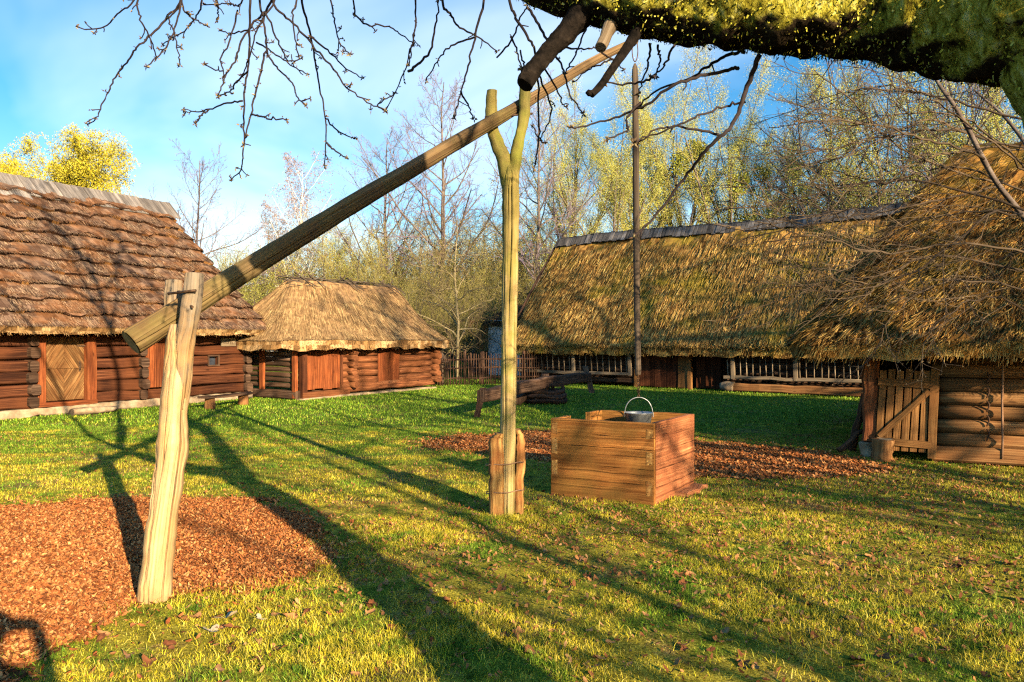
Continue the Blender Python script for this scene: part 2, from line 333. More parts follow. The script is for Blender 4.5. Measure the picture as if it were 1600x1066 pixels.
M['stone'] = simple('plinth_stone', [(.3, (.22, .14, .08)), (.55, (.42, .3, .18)), (.75, (.6, .47, .32))], 5, .95, bmp=.6)
M['lime'] = simple('whitewash', [(.3, (.70, .67, .60)), (.7, (.85, .83, .78))], 3, .9)
M['iron'] = simple('rusty_iron', [(.3, (.05, .03, .02)), (.7, (.16, .09, .05))], 30, .6, .5)
M['wire'] = simple('rusty_wire', [(.3, (.22, .12, .07)), (.7, (.35, .2, .12))], 30, .6, .3)
M['zinc'] = simple('zinc_pail', [(.3, (0.260, 0.267, 0.273)), (.55, (0.384, 0.391, 0.391)), (.75, (0.484, 0.484, 0.471))], 18, .42, .75, .5)
M['thatchA'] = strands('brown_thatch', [(0, (0.046, 0.023, 0.015)), (.35, (0.147, 0.085, 0.055)), (.7, (0.295, 0.184, 0.120)), (1, (0.558, 0.384, 0.227))], patch=(0.310, 0.116, 0.032), patch_amt=.4, patch_scale=1.6)
M['cutA'] = strands('orange_thatch_edge', [(0, (.09, .042, .016)), (.5, (.36, .19, .068)), (1, (.62, .39, .18))])
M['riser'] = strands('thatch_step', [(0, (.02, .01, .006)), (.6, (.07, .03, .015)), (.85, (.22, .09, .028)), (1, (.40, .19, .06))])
M['thatchB'] = strands('tan_thatch', [(0, (0.142, 0.073, 0.031)), (.4, (0.355, 0.203, 0.087)), (.75, (0.552, 0.335, 0.143)), (1, (0.767, 0.538, 0.235))], patch=(0.237, 0.139, 0.071), patch_amt=.6, patch_scale=.7)
M['thatchC'] = strands('mossy_thatch', [(0, (0.055, 0.024, 0.006)), (.3, (0.258, 0.127, 0.032)), (.65, (0.608, 0.325, 0.086)), (1, (0.850, 0.587, 0.173))], patch=(0.313, 0.246, 0.017), patch_amt=.6, patch_scale=.65, plo=.48, phi=.62, patch2=(0.295, 0.159, 0.046))
M['thatchD'] = strands('loose_thatch', [(0, (0.048, 0.018, 0.004)), (.35, (0.209, 0.092, 0.019)), (.7, (0.514, 0.253, 0.062)), (1, (0.850, 0.555, 0.160))], patch=(0.248, 0.180, 0.018), patch_amt=.5, patch_scale=.9, plo=.47, phi=.62, patch2=(0.228, 0.114, 0.037))
M['cutD'] = strands('orange_straw', [(0, (0.195, 0.075, 0.013)), (.4, (0.520, 0.237, 0.050)), (1, (0.850, 0.562, 0.165))])
# ------------------------------------------------------------------ ground
def curve_axis(lo, hi, near, n):
    a = np.linspace(-1, 1, n); a = np.sign(a) * np.abs(a) ** 2.6
    return np.where(a < 0, a * lo, a * hi) + near
gm, nt, b = newmat('lawn_soil'); oc = objco(nt)
big = noise(nt, oc, .35, 6, .6, .3); midn = noise(nt, oc, 1.5, 6, .68); fin = noise(nt, oc, 55.0, 5, .72)
grassc = ramp(nt, fin, [(.34, (.03, .05, .005)), (.5, (.16, .22, .018)), (.66, (.36, .39, .05))])
mossc = ramp(nt, fin, [(.34, (.06, .035, .006)), (.46, (.30, .24, .025)), (.58, (.58, .45, .045)), (.7, (.80, .62, .15))])
spx = nd(nt, 'SeparateXYZ'); nt.links.new(oc, spx.inputs[0])
wear = nd(nt, 'MapRange', i_1=9.0, i_2=17.0, i_3=.20, i_4=-.30); nt.links.new(spx.outputs[1], wear.inputs[0])
mc = nd(nt, 'MapRange', i_1=.25, i_2=.75, i_3=.05, i_4=.95); nt.links.new(midn, mc.inputs[0]); ws = nd(nt, 'Math', operation='ADD'); nt.links.new(mc.outputs[0], ws.inputs[0]); nt.links.new(wear.outputs[0], ws.inputs[1])
col = mixc(nt, ramp(nt, ws.outputs[0], [(.45, 0.0), (.68, 1.0)]), grassc, mossc)
bare = ramp(nt, noise(nt, oc, 1.1, 7, .7, .5), [(.52, 0.0), (.62, .8)])
col = mixc(nt, bare, col, ramp(nt, fin, [(.36, (.07, .03, .012)), (.5, (.30, .16, .055)), (.64, (.62, .40, .17))]))
col = mixc(nt, 1.0, col, ramp(nt, noise(nt, oc, 6.0, 4, .6), [(.32, .5), (.68, 1.3)]), 'MULTIPLY')
nt.links.new(col, b.inputs['Base Color']); b.inputs['Roughness'].default_value = 1.0; b.inputs['Specular IOR Level'].default_value = .05
bump(nt, b, fin, .8, .008)
xs = curve_axis(700, 700, 0, 121); ys = curve_axis(120, 1500, 8, 121)
XX, YY = np.meshgrid(xs, ys); V = np.stack([XX, YY, np.zeros_like(XX)], -1).reshape(-1, 3)
i, j = np.meshgrid(np.arange(120), np.arange(120)); q = (j * 121 + i).ravel()
g = MB(); g.add(V, np.stack([q, q + 1, q + 122, q + 121], -1), .5, smooth=True); tag(g.build('ground', gm), kind='structure')

def inpoly(x, y, poly):
    r = np.zeros(len(x), bool); j = len(poly) - 1
    for i in range(len(poly)):
        xi, yi = poly[i][:2]; xj, yj = poly[j][:2]
        c = ((yi > y) != (yj > y)) & (x < (xj - xi) * (y - yi) / (yj - yi + 1e-12) + xi); r ^= c; j = i
    return r
def vn(x, y, s, seed=0.0):
    """cheap smooth 2-d noise in -1..1"""
    return (np.sin(x * s * 1.0 + seed + 1.7 * np.sin(y * s * .73 + seed * 2)) + np.sin(y * s * 1.31 + seed * 3 + 1.3 * np.sin(x * s * .57 - seed)) + np.sin((x + y) * s * 2.1 + seed * 5) * .6 + np.sin((x - y * .7) * s * 3.7 + seed * 7) * .4) / 3.0
bedL = [G(*p) for p in [(-500, 808), (-200, 798), (100, 785), (200, 780), (330, 779), (400, 783), (455, 800), (500, 830), (520, 868), (505, 905), (420, 916), (300, 930), (215, 952), (130, 990), (70, 1035), (0, 1090), (-160, 1190), (-800, 1190)]]
bedR = [G(*p) for p in [(655, 691), (720, 681), (860, 676), (1000, 681), (1090, 689), (1200, 699), (1330, 714), (1395, 733), (1300, 750), (1190, 751), (1090, 747), (860, 722), (770, 712), (690, 704)]]
def inbed(x, y, grow=0.0):
    jx = x + .15 * vn(x, y, 5.0, 1.0) + .12 * vn(x, y, 14.0, 6.0); jy = y + .15 * vn(x, y, 4.3, 2.0) + .14 * vn(x, y, 12.0, 8.0)
    return inpoly(jx, jy, bedL), inpoly(jx, jy + 0.35 * vn(x, y, 1.7, 4.0) * (y > 8), bedR)
mulchm = simple('mulch_floor', [(.3, (.05, .016, .007)), (.55, (.20, .065, .022)), (.75, (.40, .16, .055))], 28, 1.0, bmp=1.0, spec=.05)
def refine(poly, step):
    out = []
    for k in range(len(poly)):
        a, b_ = poly[k], poly[(k + 1) % len(poly)]; n = max(1, int(np.linalg.norm(b_ - a) / step))
        for q in range(n): out.append(a + (b_ - a) * q / n)
    out = np.array(out); out[:, :2] += R0.normal(0, step * .28, (len(out), 2)); return out
for nm, poly, st in (('mulch_bed', bedL, .10), ('mulch_bed', bedR, .12)):
    q = refine([np.mean(poly, 0) + (p_ - np.mean(poly, 0)) * .955 for p_ in poly], st); q[:, 2] = .004; m_ = MB(); m_.add(q, [list(range(len(q)))], .5, q[None, :, :2]); o = m_.build(nm, mulchm); tag(o, kind='structure')
# wood chips on both beds
chipm = simple('wood_chip', [(.15, (.10, .026, .008)), (.4, (.38, .11, .028)), (.65, (.60, .215, .058)), (.85, (.78, .40, .15))], 40, .9, byrnd=True)
def flakes(mb, xy, size, zlift=.012, seed=1, tilt=.5, aspect=.5):
    r = rg(seed); n = len(xy); an = r.random(n) * 6.283; L = size * (.5 + r.random(n)); 
    d = np.stack([np.cos(an), np.sin(an), r.normal(0, tilt, n)], -1); d = unit(d); s_ = unit(np.cross(d, np.array((0, 0, 1.0)) + r.normal(0, .35, (n, 3))))
    w = (L * aspect * (.5 + .8 * r.random(n)))[:, None] * .5 * s_
    c = np.stack([xy[:, 0], xy[:, 1], zlift * (.3 + r.random(n) * 1.2) + np.abs(d[:, 2]) * L * .3], -1)
    up = np.cross(s_, d); up *= np.sign(up[:, 2:3])
    a = d * L[:, None] * .5; lift = up * (L * .16 * r.random(n))[:, None]
    V = np.stack([c - a - w * .5 + lift, c - a + w * .6 + lift, c + w, c - w, c + a + w * .5 + lift, c + a - w * .3 + lift], 1)
    base = np.arange(n)[:, None] * 6
    Fc = np.concatenate([base + [0, 1, 2, 3], base + [3, 2, 4, 5]]); rn = r.random(n)
    mb.add(V, Fc, np.concatenate([rn, rn]))
r = rg(3); mb = MB()
x = r.uniform(-7.5, 0, 620000); y = r.uniform(2.8, 9.0, 620000); k = inbed(x, y)[0]; k &= (r.random(len(x)) < np.clip(1.35 - y / 12, .3, 1)) & (np.abs(x) < y * .8 + .6)
flakes(mb, np.stack([x[k], y[k]], -1), .030, .010, seed=4, tilt=.35, aspect=.42)
x = r.uniform(-3, 8, 170000); y = r.uniform(8, 14.5, 170000); k = inbed(x, y)[1]
flakes(mb, np.stack([x[k], y[k]], -1), .042, .010, seed=5, tilt=.35, aspect=.45)
x = np.concatenate([r.uniform(-8.5, 1, 90000), r.uniform(-3, 8, 90000)]); y = np.concatenate([r.uniform(2.8, 9.5, 90000), r.uniform(8, 14.5, 90000)]); jx = r.normal(0, .5, (2, 180000)) * r.random((2, 180000)); k = np.logical_or(*inbed(x + jx[0], y + jx[1])) & ~np.logical_or(*inbed(x, y))
k &= r.random(len(x)) < .8; flakes(mb, np.stack([x[k], y[k]], -1), .034, seed=6)
tag(mb.build('wood_chips', chipm), 'red brown wood chip mulch lying in beds on the lawn', 'mulch', kind='stuff')

# grass
gb, nt, b = newmat('grass_blade'); oc = objco(nt); a = attr(nt)
spx = nd(nt, 'SeparateXYZ'); nt.links.new(oc, spx.inputs[0])
midn = noise(nt, oc, 1.5, 6, .68)
wear = nd(nt, 'MapRange', i_1=8.0, i_2=17.0, i_3=.06, i_4=-.28); nt.links.new(spx.outputs[1], wear.inputs[0])
mc = nd(nt, 'MapRange', i_1=.25, i_2=.75, i_3=.05, i_4=.95); nt.links.new(midn, mc.inputs[0]); ws = nd(nt, 'Math', operation='ADD'); nt.links.new(mc.outputs[0], ws.inputs[0]); nt.links.new(wear.outputs[0], ws.inputs[1])
lush = ramp(nt, a, [(0, (.02, .10, .004)), (.5, (.15, .30, .014)), (.85, (.34, .47, .03)), (1, (.60, .58, .09))])
dry = ramp(nt, a, [(0, (.10, .13, .01)), (.35, (.50, .41, .014)), (.75, (.80, .62, .035)), (1, (.86, .68, .16))])
col = mixc(nt, ramp(nt, ws.outputs[0], [(.44, 0.0), (.58, 1.0)]), lush, dry); col = mixc(nt, 1.0, col, ramp(nt, noise(nt, oc, 6.0, 4, .6), [(.32, .55), (.68, 1.3)]), 'MULTIPLY')
nt.links.new(col, b.inputs['Base Color']); b.inputs['Roughness'].default_value = .6; b.inputs['Specular IOR Level'].default_value = .2
def blades(mb, x, y, h, w, seed, two=True):
    r = rg(seed); n = len(x); an = r.random(n) * 6.283; s_ = np.stack([np.cos(an), np.sin(an), np.zeros(n)], -1) * w[:, None]
    ln = r.normal(0, .45, (n, 2)); c = np.stack([x, y, np.full(n, -.002)], -1)
    d = np.stack([ln[:, 0], ln[:, 1], np.ones(n)], -1); d = unit(d) * h[:, None]
    d2 = np.stack([ln[:, 0] * 2.2, ln[:, 1] * 2.2, np.full(n, .75)], -1); d2 = unit(d2) * h[:, None]
    rn = r.random(n)
    if two:
        V = np.stack([c - s_, c + s_, c + d * .55 + s_ * .75, c + d * .55 - s_ * .75, c + d * .55 + d2 * .5], 1); bs = np.arange(n)[:, None] * 5
        mb.add(V, bs + [0, 1, 2, 3], rn); mb.n -= 0
        mb.F.append((bs + [3, 2, 4] + (mb.n - n * 5), rn, np.zeros((n, 3, 2)), False, 0))
    else:
        V = np.stack([c - s_, c + s_, c + d], 1); mb.add(V, np.arange(n * 3).reshape(n, 3), rn)
mb = MB(); r = rg(11)
def scat(n, y0, y1, half, seed):
    r = rg(seed); y = np.sqrt(r.uniform(y0 ** 2, y1 ** 2, n)); x = r.uniform(-1, 1, n) * (y * .72 + half); return x, y
def keep(x, y, p):
    rr_ = rg(len(x) + 5); a, b_ = inbed(x + rr_.normal(0, .17, len(x)), y + rr_.normal(0, .18, len(x))); return ~(a | b_) & (rg(int(len(x))).random(len(x)) < p)
x, y = scat(430000, 2.6, 7.5, .8, 21); lushn = vn(x, y, 2.1, 3.0) + .5 * vn(x, y, 6.3, 5.0)
k = keep(x, y, np.clip(.58 + .7 * lushn, .10, 1)); x, y, ln_ = x[k], y[k], lushn[k]
blades(mb, x, y, np.clip(.022 + .02 * ln_, .012, .06) * (.6 + .9 * rg(1).random(len(x))), np.full(len(x), .0014), 22)
x, y = scat(230000, 7.5, 14, 1.0, 23); lushn = vn(x, y, 1.6, 3.0) + .5 * vn(x, y, 4.3, 5.0)
k = keep(x, y, np.clip(.7 + .4 * lushn, .2, 1)); x, y = x[k], y[k]
blades(mb, x, y, .03 * (.6 + .9 * rg(2).random(len(x))), np.full(len(x), .0031), 24, False)
x, y = scat(170000, 14, 30, 1.5, 25); k = keep(x, y, 1.0); x, y = x[k], y[k]
blades(mb, x, y, .045 * (.6 + .9 * rg(3).random(len(x))), np.full(len(x), .0085), 26, False)
# taller tufts round the post feet, the bed edges and the front lawn
tx, ty = [], []
for px, py, n, s_ in ((790, 812, 900, .13), (835, 800, 400, .12), (950, 790, 500, .25), (1060, 785, 350, .2), (300, 938, 1500, .30), (420, 925, 1300, .28), (560, 1010, 900, .25), (690, 1020, 1200, .25), (740, 1000, 700, .2),
                      (1160, 895, 700, .2), (1230, 960, 500, .2), (1420, 900, 700, .3), (1380, 1000, 900, .35), (1520, 960, 900, .3), (1560, 1010, 600, .3), (1000, 960, 500, .3), (380, 1040, 900, .4), (1280, 1040, 700, .4)):
    p = G(px, py); tx.append(r.normal(p[0], s_, n)); ty.append(r.normal(p[1], s_ * .7, n))
tx = np.concatenate(tx); ty = np.concatenate(ty); k = keep(tx, ty, 1.0); tx, ty = tx[k], ty[k]
blades(mb, tx, ty, .055 * (.5 + .9 * rg(4).random(len(tx))), np.full(len(tx), .0016), 27)
tag(mb.build('grass', gb), 'short mossy lawn grass, yellow in front and green behind', 'grass', kind='stuff')

# fallen leaves: single large ones near the camera, small litter as one mass
leafm = simple('dry_leaf', [(.1, (.08, .025, .01)), (.35, (.24, .08, .027)), (.6, (.38, .16, .055)), (.9, (.52, .30, .13))], 30, .8, byrnd=True)
palem = simple('pale_dry_leaf', [(.3, (.5, .36, .2)), (.7, (.72, .58, .38))], 30, .8)
mb = MB(); x, y = scat(34000, 2.4, 13, .9, 31)
den = .36 + .6 * vn(x, y, 1.5, 9.0) + .35 * (x > .6) + .3 * (np.abs(y - 6.2) < 1.6); k = keep(x, y, np.clip(den, .06, 1))
flakes(mb, np.stack([x[k], y[k]], -1), .025, .012, 32, .7, .5)
x, y = np.concatenate([r.normal(4.6, 1.2, 3500), r.normal(2.6, 1.5, 5000), r.normal(.6, .7, 900), r.normal(-.6, .8, 1200)]), np.concatenate([r.normal(8.2, .9, 3500), r.normal(5.6, 1.3, 5000), r.normal(7.0, .5, 900), r.normal(5.6, .8, 1200)]); flakes(mb, np.stack([x, y], -1), .031, .012, 33, .7, .5)
tag(mb.build('leaf_litter', leafm), 'small brown crumbs of leaf litter strewn over the lawn', 'leaf litter', kind='stuff')
def leaf_mesh(seed, m):
    r = rg(seed); mb = MB(); n = 14; an = np.linspace(0, 2 * math.pi, n, endpoint=False)
    rad = .5 + .22 * np.cos(an * 3 + r.random() * 6) * r.random() + r.normal(0, .07, n); X = np.cos(an) * rad * 1.25; Y = np.sin(an) * rad * .85
    cu = r.uniform(.25, .8); ring = np.stack([X, Y, cu * (Y ** 2) * 1.3 + .35 * r.random() * X ** 2 + r.normal(0, .05, n) + .08], -1)
    inner = ring * [.5, .5, .35] + [0, 0, .03]; V = np.concatenate([ring, inner, [[0, 0, .03]]])
    mb.add(V, [[i, (i + 1) % n, n + (i + 1) % n, n + i] for i in range(n)], r.random(), smooth=True)
    mb.F.append((np.array([[n + i, n + (i + 1) % n, 2 * n] for i in range(n)]), np.full(n, r.random()), np.zeros((n, 3, 2)), True, 0))
    return mb.mesh('fallen_leaf', m)
LM = [leaf_mesh(s_, leafm) for s_ in range(40, 48)]; LP = leaf_mesh(50, palem)
spots = [(700, 943, .08, 0), (672, 962, .07, 0), (580, 948, .075, 0), (612, 985, .07, 0), (578, 962, .06, 0), (640, 1003, .05, 0), (790, 997, .07, 0), (830, 1023, .08, 0), (285, 972, .07, 0), (300, 968, .075, 0), (365, 985, .09, 0), (395, 992, .07, 0), (430, 965, .06, 0), (452, 968, .07, 0),
         (265, 1010, .06, 0), (363, 1010, .06, 0), (230, 1040, .08, 0), (200, 1028, .06, 0), (437, 1018, .07, 0), (1265, 948, .06, 0), (1200, 975, .055, 0), (1330, 972, .07, 0), (1500, 887, .07, 0), (1580, 885, .07, 0), (1385, 1033, .08, 0), (1135, 990, .06, 0), (1230, 900, .05, 0), (1420, 930, .06, 0), (1545, 905, .06, 0), (1060, 1040, .06, 0), (1340, 1035, .07, 0),
         (355, 968, .10, 1), (330, 990, .09, 1), (405, 970, .06, 1), (1595, 940, .07, 0), (1510, 875, .06, 0), (148, 718, .06, 1)]
for _ in range(95):
    px, py = r.uniform(20, 1590), r.uniform(830, 1060); p = G(px, py)
    if not np.logical_or(*inbed(p[:1], p[1:2]))[0]: spots.append((px, py, r.uniform(.035, .065), 0))
for n_, (px, py, s_, pale) in enumerate(spots):
    o = bpy.data.objects.new('fallen_leaf', LP if pale else LM[n_ % 8]); C.objects.link(o); p = G(px, py); o.location = (p[0], p[1], .006)
    o.scale = (s_, s_, s_); o.rotation_euler = (r.normal(0, .25), r.normal(0, .25), r.uniform(0, 6.28))
    tag(o, 'pale cream dry leaf lying on the lawn' if pale else 'curled brown dry leaf lying loose on the front lawn', 'leaf', 'pale fallen leaves' if pale else 'large fallen leaves on the front lawn')
# ------------------------------------------------------------------ thatched roofs
class Site:
    """local frame of a building: x along the front wall, y back from it"""
    def __init__(s, O, ang): s.O = np.array(O, float); s.ang = ang; s.X = np.array((math.cos(ang), math.sin(ang))); s.Y = np.array((-math.sin(ang), math.cos(ang)))
    def lx(s, px, yo=0.0):
        o = s.O + s.Y * yo; k = (px - 800.0) / F; return (k * o[1] - o[0]) / (s.X[0] - k * s.X[1])
    def lz(s, px, py, yo=0.0):
        d = (s.O + s.Y * yo + s.X * s.lx(px, yo))[1]; return CAMZ - (py - HZ) / F * d
    def thing(s, name, label, cat, group=None): return thing(name, label, cat, (s.O[0], s.O[1], 0), s.ang, group)

def roof(parent, e, rx, ry, ze, zr, thick, rr, courses, step, pw, nstr, slen, swid, mats, seed, lift=.02, inset=.05, fringe=0, flen=.2, ridge_h=.1, und=.03, over=.06, side=.06, clump=0.0):
    r = rg(seed); x0, x1, y0, y1 = e; xc, yc = (x0 + x1) / 2, (y0 + y1) / 2; hx, hy = (x1 - x0) / 2, (y1 - y0) / 2
    pl = []
    for cx, cy, a0 in ((hx - rr, -hy + rr, -90), (hx - rr, hy - rr, 0), (-hx + rr, hy - rr, 90), (-hx + rr, -hy + rr, 180)):
        for a in np.linspace(a0, a0 + 90, 12): pl.append((cx + rr * math.cos(math.radians(a)), cy + rr * math.sin(math.radians(a))))
    pl = np.array(pl + [pl[0]]); L = np.concatenate([[0], np.cumsum(np.linalg.norm(np.diff(pl, axis=0), axis=1))]); per = L[-1]
    rxc, rhx = (rx[0] + rx[1]) / 2, (rx[1] - rx[0]) / 2
    def Pt(u, t):
        u = u % per; qx = np.interp(u, L, pl[:, 0]) / hx; qy = np.interp(u, L, pl[:, 1]) / hy; t = np.asarray(t, float)
        X = (xc + (rxc - xc) * t) + qx * (hx + (rhx - hx) * t); Y = (yc + (ry - yc) * t) + qy * (hy + (ridge_h - hy) * t)
        return np.stack([X, Y, ze + (zr - ze) * np.sign(t) * np.abs(t) ** pw + 0 * X], -1)
    def frame(u, t):
        D = unit(Pt(u, t + .01) - Pt(u, t - .01) if pw == 1 else Pt(u, np.maximum(t, .02) + .01) - Pt(u, np.maximum(t, .02) - .01)); S = unit(Pt(u + .03, t) - Pt(u - .03, t)); return D, S, unit(np.cross(S, D))
    c = max(courses, 1) if courses else 7
    ph = r.random(c + 1) * 20
    def bnd(u, k):
        j = .34 * (np.sin(u * 2.1 + ph[k]) * .4 + np.sin(u * 5.3 + ph[k] * 2) * .35 + np.sin(u * 11.7 + ph[k] * 3) * .25) if courses else 0 * u
        return (k + (j if 0 < k < c else 0)) / c
    def offs(u, t, fr):
        return step * (1 - fr) ** .8 + und * (np.sin(u * 1.9 + t * 5) * .5 + np.sin(u * 4.7 + t * 17) * .3 + np.sin(u * 9.1 - t * 23) * .25 + clump * (np.sin(u * 23 + 5 * np.sin(t * 31) + 3 * np.sin(u * 3.1)) * np.sin(t * 47 + u * 2.3 + 2 * np.sin(u * 7.7)) * .6 + np.sin(u * 41 + t * 19) * .25))
    nu = int(per / .16); us = np.linspace(0, per, nu, endpoint=False); rows = []; mi = []
    ins = np.zeros(nu) + inset
    # underside, eave lip, then the courses
    def shrink(p, d): 
        q = p.copy(); q[:, 0] -= np.sign(q[:, 0] - xc) * np.minimum(d, np.abs(q[:, 0] - xc)); q[:, 1] -= np.sign(q[:, 1] - yc) * np.minimum(d, np.abs(q[:, 1] - yc)); return q
    p0 = Pt(us, np.zeros(nu)); lip = thick * (1 + .12 * np.sin(us * 3.1) + .1 * np.sin(us * 7.7 + 1))
    a = shrink(p0, inset + .75); a[:, 2] += .35 - thick * .4; rows.append(a); mi.append(0)
    a = shrink(p0, inset); a[:, 2] -= lip; rows.append(a + r.normal(0, .008, a.shape)); mi.append(1)
    a = shrink(p0, inset * .4); a[:, 2] -= lip * .5; rows.append(a + r.normal(0, .012, a.shape)); mi.append(1)
    for k in range(c):
        for fr in (0.0, .3, .65, .985):
            b0, b1 = bnd(us, k), bnd(us, k + 1); t = b0 + (b1 - b0) * fr; D, S, N = frame(us, t)
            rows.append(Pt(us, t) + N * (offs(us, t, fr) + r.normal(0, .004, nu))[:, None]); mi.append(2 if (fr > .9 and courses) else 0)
    V = np.stack(rows); K = len(rows); mb = MB()
    i = np.arange(K - 1)[:, None]; j = np.arange(nu)[None]; j2 = (j + 1) % nu
    Fc = np.stack([i * nu + j, i * nu + j2, (i + 1) * nu + j2, (i + 1) * nu + j], -1)
    dist = np.concatenate([[0], np.cumsum(np.linalg.norm(np.diff(V[:, 0], axis=0), axis=1))])
    for k in range(K - 1):
        uv = np.stack([np.stack([np.full(nu, dist[k]), us], -1), np.stack([np.full(nu, dist[k]), us + .16], -1), np.stack([np.full(nu, dist[k + 1]), us + .16], -1), np.stack([np.full(nu, dist[k + 1]), us], -1)], 1)
        if k == 0: mb.add(V.reshape(-1, 3), Fc[k], r.random(nu) * .5, uv, False, mi[k]); nb = mb.n
        else:
            mb.F.append((Fc[k], r.random(nu) * (.55 if mi[k] == 0 else 1) + (.1 if mi[k] < 2 else 0), uv, False, mi[k]))
    mb.F.append((((K - 1) * nu + np.arange(nu))[None], np.array([.4]), np.zeros((1, nu, 2)), False, 0))
    # straw
    def lay(u, t, ln, w, mi_, lf, jit=.12, rn=None, extra=0.0):
        fr = (t * c) % 1.0; D, S, N = frame(u, t); n = len(u)
        base = Pt(u, t) + N * (offs(u, t, fr) + .003 + extra * r.random(n))[:, None]
        dv = -D + S * r.normal(0, jit, n)[:, None] + N * (r.random(n) * lf / np.maximum(ln, .05))[:, None]; dv = unit(dv) * ln[:, None]
        tw = unit(S + N * r.normal(0, .35, n)[:, None]); mb.quads(base, dv, tw * (w * (.6 + .8 * r.random(n)))[:, None], rn, .55, mi_)
    slope = float(np.linalg.norm(Pt(np.array([hx * .5 + 0.0]), np.array([0.0]))[0] * [0, 1, 1] - np.array((0, ry, zr))))
    u = r.random(nstr) * per; t = 1 - np.sqrt(1 - r.random(nstr) * .9994)
    on_back = (Pt(u, t)[:, 1] > ry + .3) & (r.random(nstr) < .85); u, t = u[~on_back], t[~on_back]
    ln = slen * (.6 + .7 * r.random(len(u))); ln = np.minimum(ln, t * slope + over * r.random(len(u)) + .02)
    if courses:
        kk = np.floor(t * c); ln = np.minimum(ln, (t - kk / c) * slope + .02 + .04 * r.random(len(u)))
    lay(u, t, ln, swid, 0, lift, side)
    if courses:
        for k in range(1, c):
            n = int(per / .02); u = r.random(n) * per; t = bnd(u, k) + .004 + .03 * r.random(n) / 1.0
            lay(u, t, (t - bnd(u, k)) * slope + .03 + .07 * r.random(n), swid, 0, .02, .16, r.random(n) * .75)
    n = int(per / .012); u = r.random(n) * per                                    # butts of straw along the eave lip
    p = shrink(Pt(u, np.zeros(n)), inset * .3); D, S, N = frame(u, np.full(n, .01)); lz = thick * r.random(n)
    p[:, 2] -= lz; outw = unit(N * [1, 1, 0]); dv = unit(-D * .5 + outw * .3 + r.normal(0, .15, (n, 3)) + np.array((0, 0, -.35))) * (.03 + .05 * r.random(n))[:, None]
    mb.quads(p, dv, S * (swid * .8), None, .7, 1)
    if fringe:
        u = r.random(fringe) * per; t = .05 * r.random(fringe); D, S, N = frame(u, t)
        p = Pt(u, t) + N * (offs(u, t, t * c % 1) + .02 - thick * r.random(fringe))[:, None]
        dv = unit(-D * .9 + np.array((0, 0, -.55)) + S * r.normal(0, .16, fringe)[:, None] + N * r.normal(.05, .12, fringe)[:, None]) * (flen * (.5 + .8 * r.random(fringe)))[:, None]
        mb.quads(p, dv, S * (swid * .9), None, .5, 1)
    return mb.build('thatch', mats, parent)

def hewn_wall(mb, x0, x1, z0, pitch, n, y, thick=.16, jit=.008, ch=.22, skip=(), fill=.88, rnds=None, seg=.45, ydir=None):
    """courses of squared timbers, cut at the openings in skip = [(xa, xb, za, zb)]"""
    for k in range(n):
        z = z0 + (k + .5) * pitch; cuts = [(x0, x1)]
        for xa, xb, za, zb in skip:
            if za < z < zb:
                nc = []
                for a, b_ in cuts:
                    if xb <= a or xa >= b_: nc.append((a, b_))
                    else:
                        if xa > a: nc.append((a, xa))
                        if xb < b_: nc.append((xb, b_))
                cuts = nc
        for a, b_ in cuts:
            if b_ - a < .03: continue
            if ydir is None: p0, p1, t = (a, y, z), (b_, y, z), (0, thick, 0)
            else: p0, p1, t = (y, a, z), (y, b_, z), (thick, 0, 0)
            mb.plank(p0, p1, (0, 0, pitch * fill * (1 + R0.normal(0, .03))), t, max(2, int((b_ - a) / seg)), jit, 0, ch)

def board_panel(mb, x0, x1, z0, z1, y, n, t=.03, jit=.003, gap=.006, top=0.0):
    w = (x1 - x0) / n
    for k in range(n):
        xm = x0 + (k + .5) * w; mb.plank((xm, y + R0.normal(0, .003), z0 + R0.normal(0, .01)), (xm, y + R0.normal(0, .003), z1 + R0.normal(0, top + .002)), (w - gap, 0, 0), (0, t, 0), 4, jit, 0, .15)

# ------------------------------------------------------------------ left barn
B1 = Site((-7.44, 20.7), math.atan2(.874, .486))
lb = B1.thing('log_barn', 'dark log barn with stepped brown thatch and diamond patterned plank door', 'barn')
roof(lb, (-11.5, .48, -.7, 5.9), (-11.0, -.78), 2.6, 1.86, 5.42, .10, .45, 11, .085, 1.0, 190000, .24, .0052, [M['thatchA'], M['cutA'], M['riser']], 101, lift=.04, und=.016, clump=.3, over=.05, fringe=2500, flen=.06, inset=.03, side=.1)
mb = MB(); r = rg(5)
xa = -11.0; sl_ = (5.42 - 1.86) / 3.2
while xa < -.70:                                                      # ridge boards lapping down both slopes
    w = r.uniform(.13, .21); long_ = 1.02 if xa < B1.lx(40, 2.0) else .66
    for sgn in (-1, 1):
        L = long_ + r.normal(0, .012); an = math.atan(sl_); tp = np.array((xa + w / 2, 2.6 + sgn * -.01, 5.60 + r.normal(0, .008)))
        dn = np.array((0.10 if sgn < 0 else 0, sgn * math.cos(an), -math.sin(an))) * L
        mb.plank(tp, tp + dn, (w - .008, 0, 0), np.array((0, sgn * math.sin(an), math.cos(an))) * .028, 3, .003, 0, .1)
    xa += w
mb.build('ridge_boards', M['grey'], lb)
sx = B1.lx
dx0, dx1 = sx(67), sx(131); jx0, jx1 = sx(54), sx(146); rx0, rx1 = sx(229), sx(258); z_t = 1.78
mb = MB(); skip = [(jx0, jx1, .2, 2.2), (rx0 - .05, rx1 + .05, .42, 2.2), (sx(322), sx(338), .95, 1.2)]
hewn_wall(mb, -11, 0.0, .18, .262, 7, 0.0, .17, .012, .3, skip)
mb.build('wall', M['hewn'], lb)
